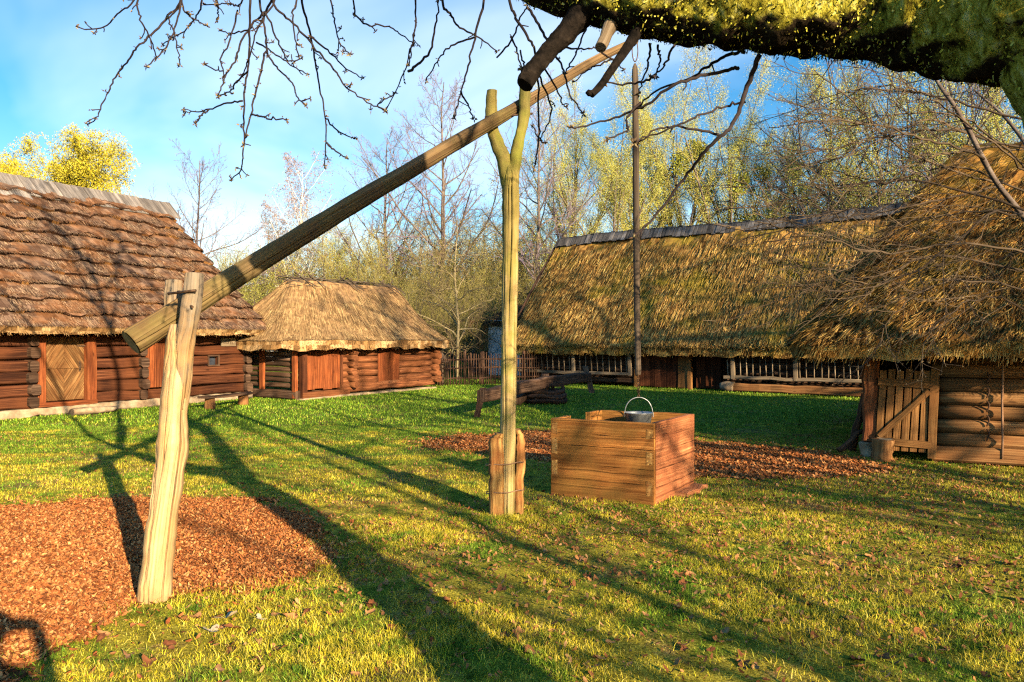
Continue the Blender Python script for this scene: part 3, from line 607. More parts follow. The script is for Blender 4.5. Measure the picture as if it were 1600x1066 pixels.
mb = MB(); mb.plank((-11, .16, 1.0), (-.05, .16, 1.0), (0, 0, 1.9), (0, .06, 0), 2); hewn_wall(mb, 0.0, 5.2, .18, .262, 7, -.08, .17, .01, .3, (), ydir=1); hewn_wall(mb, -11, 0, .18, .262, 7, 5.2, .17, .01, .3)
mb.build('side_wall', M['hewn'], lb)
for px, n0 in ((46, 7), (219, 7), (377, 7)):
    mb = MB(); x = sx(px) if px < 300 else -.09
    for k in range(n0):
        z = .18 + (k + .5) * .262; y0 = -.12 - r.uniform(.05, .12)
        mb.plank((x + r.normal(0, .012), y0, z + r.normal(0, .008)), (x, .05, z), (.205 + r.normal(0, .012), 0, 0), (0, 0, .225), 3, .008, 0, .4)
    mb.build('log_end_column', M['hewn_grey'], lb)
mb = MB(); mb.plank((-11, .02, .085), (.08, .02, .085), (0, 0, .19), (0, .36, 0), 60, .016, 0, .3); mb.build('plinth', M['stone'], lb)
fr = MB()
for a, b_ in ((jx0, dx0), (dx1 + .01, jx1)): fr.plank(((a + b_) / 2, -.03, .2), ((a + b_) / 2, -.03, z_t), (b_ - a, 0, 0), (0, .22, 0), 5, .006, 0, .2)
fr.plank((jx0, -.025, z_t + .07), (jx1, -.025, z_t + .07), (0, 0, .14), (0, .2, 0), 3, .004); fr.plank((jx0, -.02, .24), (jx1, -.02, .24), (0, 0, .09), (0, .26, 0), 4, .006)
dz0, dz1 = .30, 1.70; hw, hh = (dx1 - dx0) / 2, (dz1 - dz0) / 2; dcx, dcz = (dx0 + dx1) / 2, (dz0 + dz1) / 2
d = MB(); d.plank((dcx, .035, dz0), (dcx, .035, dz1), (2 * hw, 0, 0), (0, .03, 0), 2)
lev = [0, .18, .34, .52, .76, 1.0, 1.2, 1.4, 1.6, 1.8, 2.0]
for sa in (-1, 1):
    for sb in (-1, 1):
        for c0, c1 in zip(lev[:-1], lev[1:]):
            c0_, c1_ = c0 + .008, c1 - .008
            def pts(c): m_ = min(c, 1.0); return (m_, c - m_), (c - m_, m_)
            (a0, a1), (b0, b1) = pts(c0_), pts(c1_)
            poly = [a0] + [b0, b1] + [a1]
            if c0_ <= 0: poly = [a0, b0, b1]
            poly = np.array(poly) * .985 + .006; poly = poly * [sa * hw, sb * hh] + [dcx, dcz]
            if sa * sb < 0: poly = poly[::-1]
            d.prism(poly, lambda x_, z_, t_: (x_, .02 - t_ * 1.0, z_), .024 + r.uniform(0, .006), uvd=(hw * sa, -hh * sb))
dr = d.build('door', M['door'], lb); fr.build('door_frame', M['redboard'], lb)
h = MB(); h.tube([(dx1 - .10, -.01, .98), (dx1 - .10, -.05, .98), (dx1 - .10, -.055, 1.10), (dx1 - .10, -.01, 1.10)], [.009] * 4, 6, res=10); h.plank((dx1 - .1, -.008, .92), (dx1 - .1, -.008, 1.16), (.04, 0, 0), (0, .006, 0), 2)
h.build('handle', M['iron'], dr)
h = MB(); h.plank((dx1 - .16, -.012, 1.5), (dx1 + .06, -.06, 1.5), (0, 0, .03), (0, .01, 0), 2); h.build('hinge', M['iron'], dr)
mb = MB(); board_panel(mb, rx0, rx1, .46, 1.75, .0, 2, .05); mb.plank((rx0 - .05, -.03, .46), (rx0 - .05, -.03, 1.8), (.09, 0, 0), (0, .14, 0), 4, .004); mb.build('side_door', M['redboard'], lb)
wx0, wx1 = sx(322), sx(338); mb = MB()
for x_, w_ in ((wx0, .04), (wx1, .04)): mb.plank((x_, -.09, .93), (x_, -.09, 1.23), (w_, 0, 0), (0, .04, 0), 2)
for z_ in (.95, 1.21): mb.plank((wx0 - .02, -.093, z_), (wx1 + .02, -.093, z_), (0, 0, .035), (0, .04, 0), 2)
win = mb.build('window', M['hewn_grey'], lb)
mb = MB(); mb.plank(((wx0 + wx1) / 2, .05, .95), ((wx0 + wx1) / 2, .05, 1.21), (wx1 - wx0, 0, 0), (0, .01, 0), 2); mb.build('pane', simple('dark_pane', [(.3, (.02, .02, .025)), (.7, (.06, .07, .09))], 4, .15, spec=.6), win)
s0, s1 = sx(346, -.13), sx(369, -.13); zs0, zs1 = B1.lz(357, 541, -.13), B1.lz(357, 528, -.13)
mb = MB(); mb.plank((s0, -.115, (zs0 + zs1) / 2), (s1, -.115, (zs0 + zs1) / 2), (0, 0, zs1 - zs0), (0, .02, 0), 3, 0, 0, .1)
sg = mb.build('notice_board', M['rail'], lb); mb = MB()
for row, n_ in ((.66, 5), (.36, 7)):
    for q in range(n_):
        xx = s0 + (s1 - s0) * (.2 + .6 * (q + r.uniform(.2, .5)) / n_); zz = zs0 + (zs1 - zs0) * row
        mb.plank((xx, -.1275, zz - .018), (xx + r.uniform(-.01, .015), -.1275, zz + .018), (.016, 0, 0), (0, .004, 0), 1)
mb.build('lettering', M['iron'], sg)
mb = MB(); mb.tube([B1.O.tolist() + [0]] * 0 or [(sx(88), -.55, .06), (sx(110), -.62, .07), (sx(150), -.5, .06)], [.26, .3, .24], 14, .2, res=16, flat=.33); mb.build('doorstep', M['stone'], lb)
# bench
bp0, bp1 = G(322, 640), G(386, 632)
bn = thing('log_bench', 'low grey plank bench on two stumps against the dark barn wall', 'bench', (bp0[0], bp0[1], 0), math.atan2(*(bp1 - bp0)[[1, 0]]))
bl = float(np.linalg.norm(bp1 - bp0)); mb = MB(); mb.plank((-.12, 0, .285), (bl + .12, 0, .285), (0, .3, 0), (0, 0, .055), 6, .006, .01, .25); mb.build('seat', M['hewn_grey'], bn)
for x_ in (.13, bl - .13):
    mb = MB(); mb.log((x_, 0, -.01), (x_, 0, .257), .13, .115, 12, 4, .006); mb.build('leg', M['tanlog'], bn)

# ------------------------------------------------------------------ small granary
B2 = Site((-5.78, 20.06), math.atan2(.843, .537))
gr = B2.thing('thatched_granary', 'small low log granary under smooth tan thatch with an orange trimmed eave', 'granary')
roof(gr, (-.75, 6.55, -.62, 4.1), (1.15, 5.75), 1.72, 1.62, 3.42, .25, 1.0, 0, .0, 1.25, 80000, .42, .0075, [M['thatchB'], M['cutA']], 102, lift=.012, und=.025, clump=.35, over=.02, inset=.02, ridge_h=.22, side=.05)
mb = MB(); r = rg(6)
for _ in range(240):
    x_ = r.uniform(1.0, 5.8); y_ = 1.72 + r.normal(0, .16); a = r.normal(0, .12); L = r.uniform(.3, .9); z_ = 3.50 - abs(y_ - 1.72) * .7 + r.uniform(0, .05)
    mb.log((x_ - L / 2, y_ - a * L / 2, z_ + r.normal(0, .02)), (x_ + L / 2, y_ + a * L / 2, z_ + r.normal(0, .02)), .012, .007, 5, 2, .01)
for x_ in (1.45, 2.0, 3.3, 3.6, 5.15, 5.6):
    for sgn in (-1, 1): mb.log((x_, 1.72 - sgn * .12, 3.66 + r.normal(0, .03)), (x_ + r.normal(.12, .08), 1.72 + sgn * .62, 3.22), .022, .018, 6, 3, .008)
mb.build('ridge_sticks', M['pole'], gr)
sx = B2.lx; mb = MB(); hw_ = .205
d1 = (sx(474), sx(529)); lc = sx(543); d2 = (sx(587), sx(620)); e1 = sx(668)
skip = [(sx(467) , d1[1] + .02, .0, 3), (d2[0], d2[1], .38, 3)]
for k in range(6):
    z_ = .33 + (k + .5) * hw_; 
    for a, b_ in ((d1[1] + .02, d2[0]), (d2[1], 5.62)) if k >= 0 else (): mb.log((a, .0, z_), (b_ + r.uniform(0, .03), .0, z_), .108, None, 12, 6, .006)
mb.plank((d1[1], -.02, .24), (5.72, -.02, .24), (0, 0, .24), (0, .24, 0), 9, .008, 0, .3); mb.plank((.0, -.04, .11), (d1[1] + .3, -.04, .11), (0, 0, .2), (0, .24, 0), 5, .008, 0, .3)
mb.build('wall', M['redlog'], gr)
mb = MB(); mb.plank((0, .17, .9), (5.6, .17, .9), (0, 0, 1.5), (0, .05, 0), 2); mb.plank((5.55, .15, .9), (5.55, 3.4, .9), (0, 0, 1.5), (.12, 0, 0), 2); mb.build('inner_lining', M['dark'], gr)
for x_ in (lc, 5.68):
    mb = MB()
    for k in range(7):
        z_ = .22 + (k + .5) * .195; mb.log((x_ + r.normal(0, .03), -.30 - r.uniform(0, .08), z_), (x_ + r.normal(0, .02), .1, z_), .105 + r.normal(0, .008), None, 11, 3, .006)
        if x_ > 5: mb.log((x_ - .05, -.0, z_ + .1), (x_ + .26 + r.uniform(0, .06), -.0, z_ + .1), .1, .085, 11, 3, .006)
    mb.build('log_end_column', M['redlog'], gr)
mb = MB(); board_panel(mb, d1[0] + .02, d1[1], .26, 1.5, -.05, 4, .035, .004); 
mb.build('door', M['redboard'], gr)
mb = MB(); mb.plank((d1[0] - .07, -.06, .05), (d1[0] - .07, -.06, 1.55), (.17, 0, 0), (0, .18, 0), 5, .006); mb.plank((d1[1] + .03, -.05, .2), (d1[1] + .03, -.05, 1.5), (.07, 0, 0), (0, .14, 0), 4, .005); mb.build('door_frame', M['hewn'], gr)
mb = MB(); board_panel(mb, d2[0], d2[1], .36, 1.52, -.085, 3, .045, .004); mb.build('side_door', M['redboard'], gr)
mb = MB()
for k in range(8):
    z_ = .32 + (k + .5) * .142; mb.log((-.04, .05, z_), (-.04, 3.4, z_ + r.normal(0, .008)), .066, None, 10, 6, .006)
mb.plank((-.06, -.05, .13), (-.06, 3.4, .13), (0, 0, .24), (.22, 0, 0), 6, .006, 0, .3); mb.build('gable_wall', M['hewn_grey'], gr)
mb = MB(); mb.plank((-.13, 1.35, .25), (-.13, 1.35, 1.5), (0, .17, 0), (.07, 0, 0), 4, .004); mb.build('gable_post', M['redboard'], gr); mb = MB(); mb.plank((-.12, .03, .05), (-.12, .03, 1.5), (0, .13, 0), (.1, 0, 0), 4, .004); mb.build('gable_post', M['redboard'], gr)
mb = MB(); mb.plank((-.12, -.02, .0), (5.75, -.02, .0), (0, 0, .1), (0, .34, 0), 20, .012, 0, .3); mb.build('plinth', M['stone'], gr)
for px, py in ((600, 552), (654, 550), (536, 553)):
    mb = MB(); x_ = sx(px, -.3); z_ = 1.42; mb.log((x_, .1, z_), (x_ + .03, -.46, z_ + .03), .05, .045, 9, 3, .004); mb.build('roof_peg', M['redlog'], gr)
# small gabled hive box beside the corner
p = G(684, 601); hv = thing('hive_box', 'small white gabled wooden box on a stand beyond the granary log corner', 'hive', (p[0], p[1], 0), math.radians(-25))
mb = MB(); board_panel(mb, -.17, .17, .28, .86, -.16, 3, .03); board_panel(mb, -.17, .17, .28, .86, .16, 3, .03)
for x_ in (-.17, .17): mb.plank((x_, 0, .28), (x_, 0, .86), (0, .3, 0), (.03, 0, 0), 2)
mb.prism([(-.17, .86), (.17, .86), (0, 1.12)], lambda a, b_, t_: (a, -.175 + t_, b_), .035); mb.build('body', M['rail'], hv)
mb = MB()
for s_ in (-1, 1): mb.plank((0, 0, 1.17), (s_ * .30, 0, .83), (0, .56, 0), (s_ * .02, 0, .03), 3, .003)
mb.build('roof', M['pole'], hv)
for x_ in (-.13, .13):
    mb = MB(); mb.plank((x_, 0, -.02), (x_, 0, .29), (.06, 0, 0), (0, .26, 0), 2); mb.build('leg', M['rail'], hv)
mb = MB(); mb.plank((-.2, -.23, .40), (.2, -.23, .40), (0, .12, 0), (0, 0, .025), 2); mb.plank((-.07, -.18, .55), (.07, -.18, .55), (0, 0, .05), (0, .02, 0), 1); mb.build('landing_shelf', M['pole'], hv)

# ------------------------------------------------------------------ long barn at the back
B3 = Site((.37, 28.4), math.atan2(-.603, .798))
lg = B3.thing('long_barn', 'long low barn with mossy thatch, grey ridge boards and slatted hay racks', 'barn')
roof(lg, (-.25, 15.5, -.75, 6.75), (-.25, 15.2), 3.0, 1.42, 5.62, .30, .35, 0, .0, 1.0, 190000, .38, .012, [M['thatchC'], M['thatchC']], 103, lift=.07, und=.055, clump=1.0, over=.12, fringe=9000, flen=.2, side=.1, inset=.10)
mb = MB(); r = rg(8); xa = -.35
while xa < 15.2:
    w = r.uniform(.13, .2)
    for sgn in (-1, 1):
        an = math.atan(4.2 / 3.7); L = .52 + r.normal(0, .02); tp = np.array((xa + w / 2, 3.0 - sgn * .02, 5.86 + r.normal(0, .015) + .05 * math.sin(xa * .6))); dn = np.array((.07, sgn * math.cos(an), -math.sin(an))) * L
        mb.plank(tp, tp + dn, (w - .015, 0, 0), np.array((0, sgn * math.sin(an), math.cos(an))) * .035, 2, .004, 0, .1)
    xa += w
mb.build('ridge_boards', M['darkgrey'], lg)
mb = MB(); mb.log((-.42, 2.9, 5.45), (-.42, -.75, 1.35), .05, .05, 7, 6, .01); mb.build('verge_pole', M['dark'], lg)
sx = B3.lx; ra, rb, rc_, rd_ = sx(818), sx(992), sx(1138), sx(1342)
mb = MB(); hewn_wall(mb, 0, rb, .12, .2, 7, 0, .16, .008, .3); mb.build('wall', M['hewn_grey'], lg); mb = MB(); hewn_wall(mb, rc_, 15, .12, .2, 7, 0, .16, .008, .3); mb.build('wall', M['hewn_grey'], lg); mb = MB(); hewn_wall(mb, 0, 6, .12, .2, 7, .02, .16, .008, .3, ydir=1); mb.build('wall', M['hewn_grey'], lg)
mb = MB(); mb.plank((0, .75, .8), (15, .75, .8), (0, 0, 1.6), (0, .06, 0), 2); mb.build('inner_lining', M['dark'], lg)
mb = MB(); mb.plank((rc_ + .1, -.25, .14), (15, -.25, .14), (0, 0, .26), (0, .25, 0), 20, .01, 0, .35); mb.build('sill_log', M['tanlog'], lg)
mb = MB(); mb.tube([(rc_ - .12, -.3, .16), (rc_ + .1, -.3, .18), (rc_ + .3, -.3, .16)], [.13, .17, .14], 10, .15, res=8); mb.build('corner_stone', M['stone'], lg)
mb = MB(); board_panel(mb, sx(999), sx(1060), .05, 1.3, -.03, 7, .035, .004); mb.build('door', M['hewn'], lg)
mb = MB(); board_panel(mb, sx(1061), sx(1076), .05, 1.3, -.06, 1, .05, .004); mb.build('door_board', M['gate'], lg); mb = MB(); mb.plank((sx(1079), -.05, .0), (sx(1079), -.05, 1.35), (.13, 0, 0), (0, .15, 0), 4, .004); mb.build('door_post', M['gate'], lg); mb = MB(); mb.plank((rb + .1, -.05, .0), (rb + .1, -.05, 1.35), (.16, 0, 0), (0, .15, 0), 4, .004); mb.build('door_post', M['gate'], lg)
mb = MB(); board_panel(mb, sx(1084), sx(1098), .05, 1.3, .22, 2, .035); board_panel(mb, sx(1100), sx(1124), .05, 1.25, .15, 3, .035); mb.build('open_door', M['hewn'], lg)
def rack(x0, x1, z0, z1, yo, posts, step, parent, tilt=.25):
    mb = MB(); mb.plank((x0, yo, z0), (x1, yo, z0), (0, 0, .11), (0, .12, 0), 14, .008, 0, .3); mb.plank((x0, yo - tilt * .2, z1), (x1, yo - tilt * .2, z1), (0, 0, .075), (0, .09, 0), 14, .008, 0, .3)
    for pxx in posts: x_ = sx(pxx, yo); mb.plank((x_, yo - .02, z0 - .05), (x_, yo - .02 - tilt * .2, z1 + .05), (.12, 0, 0), (0, .08, 0), 4, .004)
    x_ = x0 + .12
    while x_ < x1 - .05:
        mb.log((x_, yo, z0), (x_ + R0.normal(0, .012), yo - tilt * .2, z1), .019, .016, 6, 3, .004); x_ += step * R0.uniform(.9, 1.1)
    mb.build('hay_rack', M['rail'], parent)
rack(ra, rb - .05, .46, 1.22, -.34, (897, 985), .24, lg); rack(rc_, 14.8, .46, 1.28, -.36, (1146, 1244), .2, lg)

# ------------------------------------------------------------------ right shed
B4 = Site((5.0, 10.47), math.atan2(-.496, .868))
rs = B4.thing('log_shed', 'log shed with long shaggy straw thatch over thick tan round logs', 'shed')
roof(rs, (-1.0, 9.5, -.74, 7.0), (1.35, 8.5), 3.3, 1.60, 4.95, .20, .5, 0, .0, 1.0, 190000, .24, .0055, [M['thatchD'], M['cutD']], 104, lift=.09, und=.06, clump=1.0, over=.16, fringe=14000, flen=.20, inset=.06, side=.2)
sx = B4.lx; wx = sx(1463); mb = MB(); r = rg(9)
for k in range(8):
    z_ = .30 + k * .185; xb = sx(1543) + r.normal(0, .02)
    mb.log((wx - .05, 0, z_), (9, 0, z_ + r.normal(0, .004)), .098, .098, 16, 14, .004)
mb.plank((wx - .05, -.03, .12), (9, -.03, .12), (0, 0, .2), (0, .24, 0), 10, .008, 0, .3); mb.build('wall', M['tanlog'], rs)
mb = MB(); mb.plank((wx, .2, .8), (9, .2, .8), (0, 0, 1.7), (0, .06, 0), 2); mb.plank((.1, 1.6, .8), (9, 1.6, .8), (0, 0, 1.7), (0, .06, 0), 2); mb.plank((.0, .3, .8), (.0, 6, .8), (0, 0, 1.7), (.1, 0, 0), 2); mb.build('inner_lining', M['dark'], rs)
mb = MB()
for k in range(5): z_ = .40 + k * .185; mb.tube([(sx(1541), -.115, z_ + .075), (sx(1545), -.125, z_ + .02), (sx(1541), -.115, z_ - .075)], [.008, .012, .008], 6, res=8)
mb.build('log_joint', M['dark'], rs)
mb = MB(); mb.plank((.07, -.02, .22), (.07, -.02, 1.62), (.2, 0, 0), (0, .2, 0), 8, .012, 0, .3); mb.build('corner_post', M['redlog'], rs)
mb = MB(); mb.log((.07, -.02, -.02), (.07, -.02, .22), .13, .12, 10, 3, .015); mb.build('post_stone', M['stone'], rs)
mb = MB(); mb.log((-.2, .35, .0), (-.02, .25, .85), .06, .05, 8, 5, .01); mb.log((-.35, .0, .03), (-.05, .2, .32), .045, .035, 8, 5, .01); mb.build('prop_log', M['dark'], rs)
mb = MB(); x_ = sx(1566, -.14); mb.log((x_, -.15, .1), (x_ + .01, -.15, 1.6), .014, .014, 7, 6, .003); mb.build('iron_rod', M['wire'], rs)
# gate leaning against the shed
gx0, gx1 = sx(1366, -.2), sx(1463, -.2)
gp = B4.O + B4.X * gx0 + B4.Y * -.16
gt = thing('wooden_gate', 'brown slatted wooden gate with a diagonal brace leaning on the log shed', 'gate', (gp[0], gp[1], 0), B4.ang)
gw = gx1 - gx0; tilt = .06; mb = MB()
def gpos(x_, z_, o=0): return (x_ + .05 * (z_ / 1.2), o + tilt * z_ / 1.2, z_)
n = 6
for k in range(n):
    x_ = .05 + k * (gw - .22) / (n - 1); mb = MB(); mb.plank(gpos(x_, .12), gpos(x_ + .01, 1.22 + r.normal(0, .01)), (.085, 0, 0), (0, .022, 0), 4, .002, 0, .12); mb.build('slat', M['gate'], gt)
for nm, a, b_, w in (('rail', (.0, 1.06), (gw - .05, 1.03), .10), ('rail', (.02, .25), (gw - .05, .22), .095), ('brace', (.05, .30), (gw - .12, .95), .075)):
    mb = MB(); o_ = -.026 if nm == 'rail' else -.027; dv = np.array(gpos(*b_, o_)) - np.array(gpos(*a, o_)); pv = unit(np.array((-dv[2], 0, dv[0]))); mb.plank(gpos(*a, o_), gpos(*b_, o_), pv * w, (0, .024, 0), 4, .002, 0, .12); mb.build(nm, M['gate'], gt)
mb = MB(); mb.plank(gpos(gw - .06, .05, -.01), gpos(gw - .06, 1.25, -.01), (.105, 0, 0), (0, .05, 0), 5, .003, 0, .15); mb.build('gate_stile', M['gate'], gt)
# stump
p = G(1389, 722); st = thing('tree_stump', 'short pale chopping stump with bark in front of the leaning gate', 'stump', (p[0], p[1] + .15, 0))
mb = MB(); mb.tube([(0, 0, -.02), (.0, 0, .06), (.0, 0, .16), (.005, 0, .285)], [.15, .135, .128, .136], 22, .28, res=12, fr=9); mb.build('trunk', M['tanlog'], st)
mb = MB(); an = np.linspace(0, 6.283, 22, endpoint=False); mb.add(np.stack([np.cos(an) * .122 + .005, np.sin(an) * .122, np.full(22, .288) + .004 * np.sin(an * 5)], -1), [list(range(22))], .5); mb.build('cut_face', M['rail'], st)

# ------------------------------------------------------------------ the well sweep
def dep(px): return 1.0 / (.2012 - .0001131 * (px - 292))
# tall forked post
tb = G(789, 806); tp_ = thing('forked_sweep_post', 'tall pale forked post carrying the well sweep, stakes wired to its foot', 'post', (tb[0], tb[1], 0))
def TP(px, py, dd=0.0): return P(px, py, tb[1] + dd) - np.array((tb[0], tb[1], 0))
mb = MB(); mb.tube([TP(791, 812), TP(793, 700), TP(795, 560), TP(797, 420), TP(798, 320), TP(797, 280), TP(796, 262), TP(796, 254)], [.083, .082, .080, .081, .086, .094, .066, .02], 90, .10, res=120, flat=.9, fr=5, grooves=[(3.1, .06, .35, .12), (2.45, .05, .22, .2), (3.75, .05, .25, .15), (1.9, .06, .25, .2), (4.5, .06, .3, .2), (2.8, .035, .15, .3)]); mb.build('shaft', M['forkpost'], tp_)
mb = MB(); mb.tube([TP(796, 345), TP(794, 290), TP(787, 252), TP(777, 225), TP(770, 205), TP(768, 180), TP(769, 142)], [.03, .07, .069, .061, .057, .055, .05], 24, .2, res=80, fr=9)
mb.tube([TP(798, 345), TP(800, 290), TP(806, 245), TP(812, 215), TP(818, 185), TP(820, 150), TP(821, 118)], [.03, .06, .057, .052, .052, .053, .05], 24, .2, res=80, fr=9); mb.build('fork', M['forktop'], tp_)
mb = MB(); mb.log(TP(758, 184, -.1), TP(832, 178, .06), .010, .010, 7, 3, .001); mb.build('pin', M['iron'], tp_)
for (pts_, w_) in (([(777, 806), (776, 740), (776, 690), (782, 676)], (.135, .15)), ([(810, 803), (811, 740), (812, 690), (808, 671)], (.10, .15))):
    mb = MB(); sx_ = -1 if pts_[0][0] < 790 else 1
    base = [TP(a, b_, -.02 if sx_ < 0 else .05) for a, b_ in pts_]; base[0][2] = -.05
    q, rr_ = spline(base, np.array([1, 1.02, .95, .5]), 24); q += R0.normal(0, .004, q.shape)
    an = np.linspace(0, 6.283, 14, endpoint=False); pr = np.stack([np.sign(np.cos(an)) * np.abs(np.cos(an)) ** .55, np.sign(np.sin(an)) * np.abs(np.sin(an)) ** .7], -1) * (1 + R0.normal(0, .06, (14, 1)))
    mb.sweep(q, np.array((w_[0] / 2, 0, 0)) * (rr_[:, None]) * (1 + R0.normal(0, .03, (24, 1))), np.array((0, w_[1] / 2, 0)) * np.ones((24, 1)), pr, rnd=.5, smooth=True); mb.build('stake', M['stake'], tp_)
for z_ in (.49, .23):
    mb = MB(); an = np.linspace(0, 6.4, 40); q = np.stack([.0 + .178 * np.sign(np.cos(an)) * np.abs(np.cos(an)) ** .7, .01 + .105 * np.sin(an), z_ + .02 * np.sin(an * 1.0 + 2) + .006 * np.sin(an * 5)], -1)
    mb.tube(q, np.full(40, .005), 6); mb.build('binding_wire', M['wire'], tp_)
# leaning forked post in front
fb = G(240, 936); fp = thing('leaning_forked_post', 'thick bleached leaning post with a split top cradling the sweep butt', 'post', (fb[0], fb[1], 0))
def FP(px, py): 
    d = fb[1] + .2 * (936 - py) / 500; return P(px, py, d) - np.array((fb[0], fb[1], 0))
o3 = lambda v, dy: np.array(v) + np.array((0, dy, 0))
def FQ(px, py, dy): return P(px, py, fb[1] + .2 * (936 - py) / 500 + dy) - np.array((fb[0], fb[1], 0))
mb = MB(); mb.tube([FP(240, 942), FP(247, 870), FP(256, 800), FP(268, 710), FP(272, 650), FP(276, 600), FP(279, 560), FP(281, 530), FP(280, 508)], [.100, .096, .091, .095, .084, .082, .088, .090, .06], 100, .14, res=150, fr=4.5, grooves=[(3.1, .05, .16, .15), (2.5, .045, .14, .25), (3.7, .045, .14, .2), (2.0, .05, .16, .2), (4.4, .05, .18, .2), (2.8, .03, .1, .3), (3.4, .03, .1, .3)])
mb.tube([FQ(282, 640, -.01), FQ(286, 570, -.03), FQ(290, 525, -.07), FQ(296, 490, -.12), FQ(302, 455, -.135), FQ(304, 428, -.135)], [.03, .06, .064, .062, .060, .056], 44, .16, res=70, fr=6, grooves=[(3.1, .08, .25, .2), (2.4, .07, .2, .2), (3.8, .07, .2, .2)])
mb.tube([FQ(277, 620, .02), FQ(274, 560, .05), FQ(272, 520, .11), FQ(271, 490, .15), FQ(272, 439, .16)], [.03, .058, .06, .056, .053], 40, .16, res=60, fr=6, grooves=[(3.1, .08, .25, .2), (2.4, .07, .2, .2)]); mb.build('trunk', M['post'], fp)
for a, b_ in (((284, 462), (328, 457)), ((288, 470), (322, 482))):
    mb = MB(); mb.log(o3(FP(*a), -.19 if a[1] < 465 else .0), o3(FP(*b_), -.21), .008, .008, 7, 3, .001); mb.build('iron_peg', M['iron'], fp)
# sweep beam
bc = [(205, 535), (292, 480), (430, 394), (560, 314), (640, 267), (720, 219), (795, 176), (850, 143), (920, 100), (993, 64)]
bq = np.array([P(a, b_, dep(a)) for a, b_ in bc]); br = [.088, .080, .075, .071, .068, .064, .059, .053, .047, .039]
bo = bq[6]; bm = thing('sweep_beam', 'long weathered log beam balanced across the two forked posts', 'beam', tuple(bo))
mb = MB(); mb.tube(bq - bo, br, 90, .07, res=160, fr=3.5, grooves=[(.15, .05, .3, .2), (-.5, .05, .25, .3), (.75, .05, .25, .2), (-1.2, .06, .3, .2), (1.5, .05, .2, .3), (.45, .035, .15, .35)]); mb.build('log', M['beam'], bm)
T_ = unit(bq[1] - bq[0]); mb = MB(); u_ = unit(np.cross(T_, (0, 0, 1))); v_ = np.cross(T_, u_); an = np.linspace(0, 6.283, 28, endpoint=False)
ring = (bq[0] - bo) - T_ * .006 + .084 * (np.cos(an)[:, None] * u_ + np.sin(an)[:, None] * v_); mb.add(ring[::-1], [list(range(28))], .5); mb.build('sawn_end', M['beamcap'], bm)
top = P(992, 66, dep(991)); hk = top - np.array((0, 0, .0)); wl = dep(991)
mb = MB(); an = np.linspace(0, 6.283, 20); mb.tube(np.stack([.035 * np.cos(an), .06 * np.sin(an), 0 * an], -1) + P(988, 70, dep(988)) - bo, np.full(20, .006), 6)
q = [P(989, 66, wl), P(987.5, 80, wl), P(989, 92, wl), P(992, 97, wl), P(995, 92, wl), P(996.5, 80, wl), P(995, 66, wl)]; mb.tube(np.array(q) - bo, np.full(7, .006), 6, res=24); mb.build('iron_loop', M['iron'], bm)
# pole, chain, pail
pt_, pb_ = P(992, 100, wl), P(997, 586, wl); pe = thing('well_pole', 'slim dark grey hanging pole let down from the tip of the sweep beam', 'pole', tuple(pb_))
mb = MB(); mb.tube(np.array([pt_, pt_ - (0, 0, .12), P(993, 200, wl), P(994, 330, wl), P(995, 460, wl), pb_ + (0, 0, .1), pb_]) - pb_, [.012, .034, .036, .036, .035, .032, .030], 14, .10, res=70, fr=5); mb.build('shaft', M['pole'], pe)
mb = MB(); cz = np.linspace(0, 1, 13); p2 = P(998, 621, wl)
for k in range(10):
    c_ = pb_ + (p2 - pb_) * ((k + .5) / 10); an = np.linspace(0, 6.283, 13); q = np.stack([.012 * np.cos(an) * (k % 2), .012 * np.cos(an) * ((k + 1) % 2), .017 * np.sin(an)], -1) + c_ - pb_; mb.tube(q, np.full(13, .0045), 5)
mb.build('chain', M['iron'], pe)
pc = P(998, 645, wl); pl_ = thing('zinc_pail', 'galvanised round pail hanging by its wire handle inside the well box', 'bucket', (pc[0], pc[1], pc[2] - .24))
mb = MB(); an = np.linspace(0, 2 * math.pi, 40, endpoint=False); pr = [(.105, 0), (.108, .0), (.150, .235), (.156, .24), (.153, .245), (.146, .236), (.102, .012), (.001, .012)]
V = np.array([[(R_ * math.cos(a), R_ * math.sin(a), z_) for a in an] for R_, z_ in pr]); i = np.arange(len(pr) - 1)[:, None]; j = np.arange(40)[None]
mb.add(V.reshape(-1, 3), np.stack([i * 40 + j, i * 40 + (j + 1) % 40, (i + 1) * 40 + (j + 1) % 40, (i + 1) * 40 + j], -1).reshape(-1, 4), .5, smooth=True); mb.add(V[0][::-1], [list(range(40))], .5); mb.build('body', M['zinc'], pl_)
mb = MB(); an = np.linspace(0, math.pi, 24); mb.tube(np.stack([.155 * np.cos(an), 0 * an, .215 + .195 * np.sin(an) ** .85], -1), np.full(24, .0055), 6); mb.build('handle', M['zinc'], pl_)
mb = MB()
for s_ in (-1, 1): mb.plank((s_ * .158, 0, .195), (s_ * .158, 0, .245), (0, .035, 0), (.008, 0, 0), 1)
mb.build('ear', M['zinc'], pl_)

